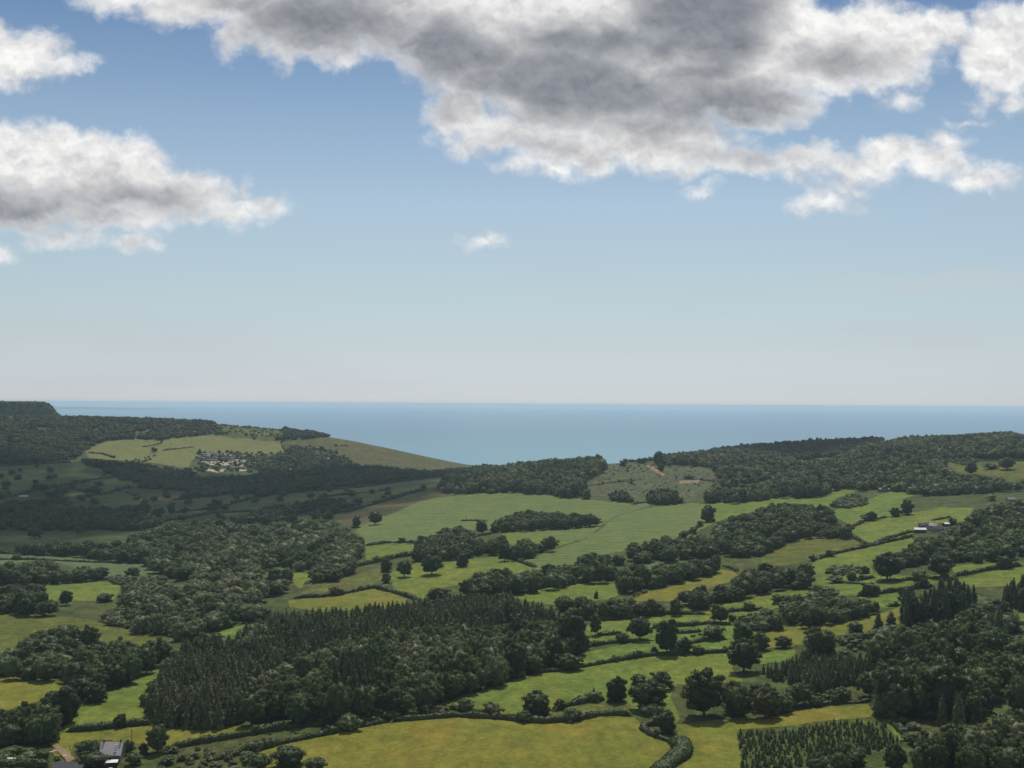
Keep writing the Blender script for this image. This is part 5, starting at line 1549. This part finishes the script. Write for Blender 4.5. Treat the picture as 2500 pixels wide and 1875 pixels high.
class Solid:
    def __init__(s):
        s.v, s.f = [], []

    def box(s, x0, x1, y0, y1, z0, z1):
        n = len(s.v)
        s.v += [(x0, y0, z0), (x1, y0, z0), (x1, y1, z0), (x0, y1, z0), (x0, y0, z1), (x1, y0, z1), (x1, y1, z1), (x0, y1, z1)]
        s.f += [(n, n + 3, n + 2, n + 1), (n + 4, n + 5, n + 6, n + 7), (n, n + 1, n + 5, n + 4), (n + 1, n + 2, n + 6, n + 5), (n + 2, n + 3, n + 7, n + 6), (n + 3, n, n + 4, n + 7)]
        return s

    def prism(s, prof, y0, y1):
        """profile of (x, z) carried from y0 to y1"""
        n = len(s.v); k = len(prof)
        s.v += [(x, y0, z) for x, z in prof] + [(x, y1, z) for x, z in prof]
        s.f += [tuple(range(n, n + k))[::-1], tuple(range(n + k, n + 2 * k))] + [(n + i, n + (i + 1) % k, n + k + (i + 1) % k, n + k + i) for i in range(k)]
        return s

    def prismx(s, prof, x0, x1):
        n = len(s.v); k = len(prof)
        s.v += [(x0, y, z) for y, z in prof] + [(x1, y, z) for y, z in prof]
        s.f += [tuple(range(n, n + k)), tuple(range(n + k, n + 2 * k))[::-1]] + [(n + i, n + k + i, n + k + (i + 1) % k, n + (i + 1) % k) for i in range(k)]
        return s

    def tube(s, p, q, r, k=10):
        p, q = np.array(p, float), np.array(q, float)
        d = (q - p) / np.linalg.norm(q - p)
        a = np.cross(d, (0.3, 0.9, 0.1)); a /= np.linalg.norm(a); b = np.cross(d, a)
        n = len(s.v)
        for c in (p, q):
            for i in range(k):
                t = 2 * math.pi * i / k
                s.v.append(tuple(c + r * (math.cos(t) * a + math.sin(t) * b)))
        s.f += [(n + i, n + (i + 1) % k, n + k + (i + 1) % k, n + k + i) for i in range(k)] + [tuple(range(n, n + k))[::-1], tuple(range(n + k, n + 2 * k))]
        return s

    def obj(s, name, mat, parent, bevel=0.0, **kw):
        me = bpy.data.meshes.new(name)
        me.from_pydata(s.v, [], s.f)
        if bevel:
            b = bmesh.new(); b.from_mesh(me)
            bmesh.ops.bevel(b, geom=b.edges[:], offset=bevel, segments=2, affect='EDGES', clamp_overlap=True)
            b.to_mesh(me); b.free()
        me.update()
        return add_obj(name, me, mat, parent, **kw)


def root_at(name, t, x, y, rz, label, cat, group=None, dz=0.0):
    px, py = place_tile(t, x, y) if t else (x, y)
    p = cast(px, py)
    r = add_obj(name, None, loc=(p[0], p[1], p[2] + dz), label=label, cat=cat, group=group)
    r.rotation_euler = (0, 0, R(rz))
    return r, p[1]


def house(root, L, Dp, eave, rise, wall, roof, chim=1, wins=3, over=0.35, side=-1):
    """long side faces -y"""
    Solid().box(-L / 2, L / 2, -Dp / 2, Dp / 2, -1.5, eave).prismx([(-Dp / 2, eave), (Dp / 2, eave), (0, eave + rise)], -L / 2 + 0.003, L / 2 - 0.003).obj('wall', MT[wall], root)
    k = rise / (Dp / 2)
    e = Dp / 2 + over
    t = 0.16
    z0 = eave - over * k + 0.06
    pr = [(-e, z0), (0, eave + rise + 0.06), (e, z0), (e, z0 + t), (0, eave + rise + 0.06 + t), (-e, z0 + t)]
    rf = Solid().prismx(pr, -L / 2 - over, L / 2 + over).obj('roof', MT[roof], root)
    for c in range(chim):
        x = (-L / 2 + 0.8) if c == 0 else (L / 2 - 0.8)
        Solid().box(x - 0.4, x + 0.4, -0.35, 0.35, eave + rise - 1.0, eave + rise + 1.1).box(x - 0.46, x + 0.46, -0.41, 0.41, eave + rise + 1.1, eave + rise + 1.25).obj('chimney', MT['brick'], rf)
    for i in range(wins):
        x = -L / 2 + L * (i + 0.5) / wins
        for z in ([1.0, 3.4] if eave > 4.3 else [1.0]):
            Solid().box(x - 0.5, x + 0.5, -Dp / 2 - 0.04, -Dp / 2 + 0.03, z, z + 1.15).obj('window', MT['glass'], root)
    return rf


# farmhouse at the lower left
r, Y_ = root_at('farmhouse', 'e', 948, 1588, 4, 'grey slate-roofed stone house among trees at the lower left', 'house')
rf = house(r, 8.8, 9.0, 3.2, 4.4, 'stone', 'slate', 2, 3)
for i in range(4):
    zz = 6.6 - i * 0.75
    yy = -(7.6 - zz) * 4.5 / 4.4 - 0.25
    Solid().box(1.5, 2.6, yy - 0.3, yy + 0.1, zz + 0.12, zz + 0.2).obj('skylight', MT['paint'], rf)
r, _ = root_at('outhouse', 'e', 850, 1530, 0, 'small pale-walled outhouse left of the farmhouse', 'shed')
house(r, 3.0, 3.4, 2.4, 1.0, 'cream', 'dark_roof', 0, 1)
r, _ = root_at('lean_to', 'e', 942, 1650, 10, 'open shelter with a white sheet roof below the farmhouse', 'shelter')
Solid().prismx([(-1.6, 2.2), (1.6, 2.6), (1.6, 2.7), (-1.6, 2.3)], -2.6, 2.6).obj('roof', MT['white_roof'], r)
for xx in (-2.5, 2.5):
    for yy, zt in ((-1.4, 2.2), (1.4, 2.55)):
        Solid().box(xx - 0.08, xx + 0.08, yy - 0.08, yy + 0.08, -0.6, zt).obj('post', MT['timber'], r)
Solid().box(-2.5, 2.5, 1.5, 1.58, -0.6, 2.55).obj('wall', MT['timber'], r)
r, _ = root_at('barn', 'e', 540, 1690, 12, 'low barn with a dark sheet roof at the bottom edge', 'barn')
house(r, 8.5, 6.5, 2.2, 1.7, 'timber', 'dark_roof', 0, 1)
r, _ = root_at('shed', 'e', 655, 1700, -8, 'small dark-roofed shed at the end of the dirt track', 'shed')
house(r, 5.0, 4.5, 2.2, 1.1, 'timber', 'dark_roof', 0, 1)


def wheels(root, xs, w_, rad, z=0.0):
    for x in xs:
        for sgn in (-1, 1):
            y = sgn * (w_ / 2 - 0.12)
            wl = Solid().tube((x, y - 0.11, rad + z), (x, y + 0.11, rad + z), rad, 16).obj('wheel', MT['tyre'], root)
            Solid().tube((x, y + sgn * 0.1, rad + z), (x, y + sgn * 0.13, rad + z), rad * 0.58, 12).obj('rim', MT['silver'], wl)


def car(root, paint, Ln=4.2, W=1.75):
    h = Ln / 2
    prof = [(-h, 0.35), (-h, 0.8), (-h + 0.12, 0.98), (-h + 0.7, 1.02), (h - 1.15, 0.98), (h - 0.1, 0.78), (h, 0.6), (h, 0.32)]
    Solid().prism(prof, -W / 2, W / 2).obj('body', MT[paint], root, 0.06)
    n = Solid()
    a = [(-h + 0.3, 1.0), (-h + 0.75, 1.42), (h - 1.9, 1.46), (h - 1.2, 0.98)]
    n.prism(a, -W / 2 + 0.12, W / 2 - 0.12).obj('windows', MT['glass'], root, 0.03)
    Solid().prism([(-h + 0.72, 1.40), (h - 1.88, 1.44), (h - 1.95, 1.50), (-h + 0.8, 1.46)], -W / 2 + 0.16, W / 2 - 0.16).obj('roof', MT[paint], root)
    wheels(root, (-h + 0.8, h - 0.85), W, 0.33)
    for sgn in (-1, 1):
        Solid().box(h - 0.03, h + 0.02, sgn * 0.6 - 0.16, sgn * 0.6 + 0.16, 0.55, 0.7).obj('headlight', MT['silver'], root)


r, _ = root_at('van', 'e', 108, 1622, 0, 'white van parked behind the clipped hedge in the bottom left corner', 'van')
Solid().prism([(-2.6, 0.45), (-2.6, 2.2), (-2.45, 2.35), (1.35, 2.35), (1.75, 1.45), (2.55, 1.15), (2.65, 0.85), (2.65, 0.45)], -0.98, 0.98).obj('body', MT['paint'], r, 0.07)
Solid().prism([(1.40, 2.2), (1.78, 1.40), (1.86, 1.42), (1.48, 2.22)], -0.82, 0.82).obj('windscreen', MT['glass'], r)
for sgn in (-1, 1):
    Solid().prism([(0.55, 1.45), (0.55, 2.0), (1.3, 2.0), (1.55, 1.45)], sgn * 0.985 - 0.01, sgn * 0.985 + 0.01).obj('side_window', MT['glass'], r)
wheels(r, (-1.7, 1.75), 1.96, 0.36)
r, _ = root_at('parked_car', 'e', 942, 1690, 5, 'white car parked in front of the open shelter', 'car')
car(r, 'paint')
r, _ = root_at('parked_car', 'e', 820, 1700, -6, 'red car at the bottom edge left of the open shelter', 'car')
car(r, 'red')
for x, y, lb in ((440, 1535, 'left of two small white troughs beside the dirt track'), (466, 1524, 'right of two small white troughs beside the dirt track'), (546, 1566, 'small white trough on the inner bend of the dirt track')):
    r, _ = root_at('trough', 'e', x, y, rng.uniform(-10, 10), lb, 'trough')
    Solid().box(-0.8, 0.8, -0.35, 0.35, 0.25, 0.75).obj('basin', MT['paint'], r, 0.04)
    Solid().box(-0.65, -0.5, -0.3, 0.3, -0.2, 0.25).obj('leg', MT['silver'], r)
    Solid().box(0.5, 0.65, -0.3, 0.3, -0.2, 0.25).obj('leg', MT['silver'], r)
WHITEF = leaf_mat('white_blossom', [(0.55, 0.56, 0.46), (0.62, 0.62, 0.55)], 0.1)
for x, y, w_, lb in ((592, 1482, 18, 'upper of two white-flowering bushes right of the dirt track'), (592, 1505, 16, 'lower of two white-flowering bushes right of the dirt track'), (1186, 1480, 14, 'white-flowering bush right of the farmhouse'), (287, 1532, 14, 'pale flowering bush among the scrub left of the dirt track')):
    p = cast(*place_tile('e', x, y))
    me = PROTO['bush', 1, 0].copy()
    me.materials.clear(); me.materials.append(WHITEF)
    s_ = w_ / 3.456 * p[1] / F
    o = add_obj('flowering_shrub', me, loc=tuple(p), label=lb, cat='shrub')
    o.scale = (s_, s_, s_ * 1.2)
for (t, x, yb2, yt, lb) in (('e', 1111, 1440, 1335, 'left of two thin wooden poles behind the farmhouse'), ('e', 1205, 1555, 1430, 'right of two thin wooden poles near the farmhouse')):
    r, Yp = root_at('utility_pole', t, x, yb2, 15, lb, 'pole')
    h = (yb2 - yt) / 3.456 * Yp / F
    Solid().tube((0, 0, -0.5), (0, 0, h), 0.15).obj('pole', MT['wood'], r)
    Solid().box(-0.7, 0.7, -0.06, 0.06, h - 0.7, h - 0.58).obj('crossarm', MT['wood'], r)
# hill farm
for (nm, t, x, y, rz, L, Dp, ev, rs_, wl, rf_, ch, wn, lb, ct) in (
    ('barn', 'd', 1333, 1212, -8, 11, 6, 3.2, 1.5, 'timber', 'white_roof', 0, 0, 'barn with a bright white roof at the hill farm', 'barn'),
    ('barn', 'd', 1385, 1180, -6, 13, 7, 3.5, 2.4, 'timber', 'dark_roof', 0, 0, 'dark-roofed barn behind the white-roofed one', 'barn'),
    ('barn', 'd', 1480, 1205, 10, 11, 6, 3.4, 2.2, 'stone', 'dark_roof', 0, 0, 'long stone barn right of the white-roofed one', 'barn'),
    ('farmhouse', 'd', 1430, 1190, 20, 9, 6, 4.6, 2.4, 'stone', 'slate', 2, 3, 'stone farmhouse between the barns of the hill farm', 'house'),
    ('shed', 'd', 1552, 1156, 25, 6, 5, 2.4, 1.0, 'timber', 'white_roof', 0, 0, 'small white-roofed shed at the right of the hill farm', 'shed'),
    ('barn', 'd', 1030, 868, -5, 13, 8, 3.6, 1.6, 'brick', 'stone', 0, 1, 'brown barn at the top of the upper green field', 'barn'),
    ('house', 'd', 1610, 580, -12, 16, 8, 3.2, 2.4, 'render', 'slate', 1, 4, 'long pale house among trees on the right ridge', 'house'),
    ('barn', 'd', 2100, 948, 8, 9, 6, 2.6, 1.6, 'stone', 'grey_roof', 0, 1, 'grey barn in the right-hand wood', 'barn'),
    ('house', 'c', 1712, 660, 5, 7, 5, 3.0, 1.8, 'render', 'cream', 0, 2, 'tiny pale house under the trees of the right ridge', 'house'),
    ('house', 'a', 200, 922, 8, 13, 7, 3.0, 2.0, 'stone', 'slate', 1, 4, 'pale house in the shaded valley at the left', 'house'),
    ('house', 'a', 1500, 722, 4, 11, 7, 3.0, 2.0, 'render', 'slate', 1, 3, 'white house in the woods below the village', 'house'),
    ('hall', 'b', 622, 602, 3, 19, 11, 4.0, 2.2, 'render', 'white_roof', 0, 4, 'bright white hall right of the village', 'hall'),
    ('house', 'b', 258, 688, 10, 14, 8, 4.0, 2.4, 'render', 'white_roof', 0, 3, 'left of two white houses below the village', 'house'),
    ('house', 'b', 300, 690, -8, 14, 8, 3.0, 2.0, 'render', 'cream', 0, 3, 'right of two white houses below the village', 'house'),
    ('house', 'b', 985, 758, 0, 22, 9, 3.0, 2.0, 'pale_blue', 'slate', 0, 4, 'blue-grey house in the wood near the sea', 'house'),
    ('house', 'a', 2170, 640, 5, 12, 8, 3.6, 2.2, 'render', 'slate', 1, 3, 'pale house among the trees at the right end of the village', 'house'),
    ('house', 'b', 120, 655, -5, 12, 8, 3.4, 2.2, 'cream', 'slate', 1, 3, 'cream house among the village trees', 'house'),
):
    r, _ = root_at(nm, t, x, y, rz, lb, ct)
    house(r, L, Dp, ev, rs_, wl, rf_, ch, wn)

# the village of caravans: one of each colour with its parts, then copies
def caravan(wall, label):
    root = add_obj('static_caravan', None, label=label, cat='caravan', group='static caravans of the village on the far hillside')
    Solid().box(-5.5, 5.5, -2, 2, 0.4, 2.9).obj('body', MT[wall], root)
    Solid().prismx([(-2.15, 2.9), (2.15, 2.9), (0, 3.6)], -5.7, 5.7).obj('roof', MT[{'paint': 'cream', 'cream': 'stone', 'pale_blue': 'grey_roof'}[wall]], root)
    for x in (-3.6, 0.2, 3.4):
        Solid().box(x - 0.8, x + 0.8, -2.04, -1.98, 1.3, 2.3).obj('window', MT['glass'], root)
    return root


protos = {'paint': caravan('paint', 'white static caravan in the village on the far hillside'),
          'cream': caravan('cream', 'cream static caravan in the village on the far hillside'),
          'pale_blue': caravan('pale_blue', 'blue-grey static caravan in the village on the far hillside')}
used = set()


def copy_tree(o, parent=None):
    c = o.copy()
    C.objects.link(c)
    c.parent = parent
    for ch in list(o.children):
        copy_tree(ch, c)
    return c


rs = np.random.RandomState(77)
spots = []
for row, (y, x0, x1, n_) in enumerate(((1111, 487, 530, 5), (1115, 484, 592, 10), (1120, 484, 590, 10), (1126, 482, 598, 11), (1132, 492, 600, 9), (1140, 545, 602, 6), (1144, 560, 604, 4), (1118, 640, 680, 3), (1136, 650, 700, 4))):
    for i in range(n_):
        spots.append((x0 + (x1 - x0) * (i + rs.uniform(0.1, 0.8)) / n_, y + rs.uniform(-1.2, 1.2)))
for (px, py) in spots:
    k = ('paint', 'cream', 'pale_blue')[int(rs.choice(3, p=[0.18, 0.34, 0.48]))]
    o = protos[k]
    if k in used:
        o = copy_tree(protos[k])
    used.add(k)
    p = cast(px, py)
    o.location = (p[0], p[1], p[2] + 0.2)
    o.rotation_euler = (0, 0, R(rs.choice([8, 98, 60]) + rs.uniform(-10, 10)))

# bare little tree on the hill field
r, Yp = root_at('bare_tree', 'b', 1790, 1112, 0, 'small bare tree on the hill field hedge', 'tree')
h = 62 / 3.456 * Yp / F
o = add_obj('trunk', PROTO['trunk', 0, 0], parent=r)
o.scale = (h * 0.8, h * 0.8, h * 1.2)

# ------------------------------------------------------------------ clouds overhead, beyond the top of the frame; their shade falls on the valley
m, nt = new_mat('cloud_vapour')
nz = nt.noise(nt.n('ShaderNodeNewGeometry').outputs['Position'], 1 / 60.0, 4.0)
d_ = nt.n('ShaderNodeBsdfDiffuse', ins={'Color': (0.85, 0.86, 0.88, 1)})
t_ = nt.n('ShaderNodeBsdfTranslucent', ins={'Color': (0.75, 0.77, 0.80, 1)})
nt.n('ShaderNodeOutputMaterial', ins={'Surface': nt.n('ShaderNodeMixShader', ins={0: 0.74, 1: nt.n('ShaderNodeMixShader', ins={0: 0.3, 1: d_.outputs[0], 2: t_.outputs[0]}).outputs[0], 2: nt.n('ShaderNodeBsdfTransparent').outputs[0]}).outputs[0]})
VAPOUR = m


def cloud(name, pts, zc, label, sp=75, yclip=(0, 9000), seed=0):
    W = np.array([cast(px, py) for px, py in densify(pts + [pts[0]], 25)])
    zg = W[:, 2].mean()
    k = (zc - zg) / math.tan(R(SUN_EL))
    ox, oy = k * math.sin(R(SUN_AZ)), k * math.cos(R(SUN_AZ))
    poly = W[:, :2]
    rs = np.random.RandomState(seed)
    x0, y0 = poly.min(0); x1, y1 = poly.max(0)
    X, Y = np.meshgrid(np.arange(x0, x1, sp), np.arange(max(y0, yclip[0]), min(y1, yclip[1]), sp), indexing='ij')
    X = (X + rs.uniform(-0.3, 0.3, X.shape) * sp).ravel(); Y = (Y + rs.uniform(-0.3, 0.3, Y.shape) * sp).ravel()
    k = pip(poly, X, Y)
    X, Y = X[k], Y[k]
    V, Tt, n = [], [], 0
    v, f = ICO[2]
    for x, y in zip(X, Y):
        for q in range(2):
            rr = sp * rs.uniform(0.55, 1.0)
            c = np.array([x + ox + rs.uniform(-0.3, 0.3) * sp, y + oy + rs.uniform(-0.3, 0.3) * sp, zc + q * rs.uniform(0.3, 1.3) * sp])
            V.append(v * (1 + 0.08 * rs.randn(len(v), 1)) * np.array([rr, rr, rr * 0.7]) + c)
            Tt.append(f + n); n += len(v)
    if not V:
        print('no cloud', name); return
    V = np.concatenate(V)
    c0 = V.mean(0)
    print('cloud', label, len(X), 'centre', c0)
    add_obj(name, mesh_np(name, V - c0, tris=np.concatenate(Tt), smooth=True), VAPOUR, loc=tuple(c0), label=label, cat='cloud')


def PX(s):
    return T('p ' + s)


cloud('cloud', PX('-350,1100 -100,1095 60,1118 180,1128 350,1146 480,1156 620,1168 760,1152 900,1146 1000,1150 1090,1160 1080,1195 1010,1212 930,1232 830,1262 700,1275 560,1262 430,1272 330,1300 230,1325 0,1335 -350,1345'), 2300, 'broad cloud high over the shaded valley on the left', seed=1)
cloud('cloud', PX('1780,1082 1900,1078 2080,1074 2150,1078 2120,1092 1960,1120 1880,1116 1780,1100'), 2500, 'cloud high over the dark wood behind the right ridge', sp=45, yclip=(2250, 3600), seed=2)
cloud('cloud', PX('-300,985 160,985 160,1014 -300,1014'), 3000, 'cloud high over the flat-topped headland', sp=50, yclip=(3900, 5200), seed=3)

# ------------------------------------------------------------------ haze
hz = bpy.data.meshes.new('haze')
bm = bmesh.new()
bmesh.ops.create_cube(bm, size=1.0)
bmesh.ops.scale(bm, vec=(90000, 56000, 222), verts=bm.verts)
bmesh.ops.translate(bm, vec=(0, 26000, 222 / 2 - 17), verts=bm.verts)
bm.to_mesh(hz)
bm.free()
m, nt = new_mat('haze')
pv = nt.n('ShaderNodeVolumePrincipled', ins={'Color': (0.66, 0.84, 0.95, 1), 'Density': 0.000044, 'Anisotropy': 0.2})
nt.n('ShaderNodeOutputMaterial', ins={'Volume': pv.outputs[0]})
m.cycles.homogeneous_volume = True
add_obj('haze', hz, m, label='thin pale haze over the valley and the sea', kind='stuff')
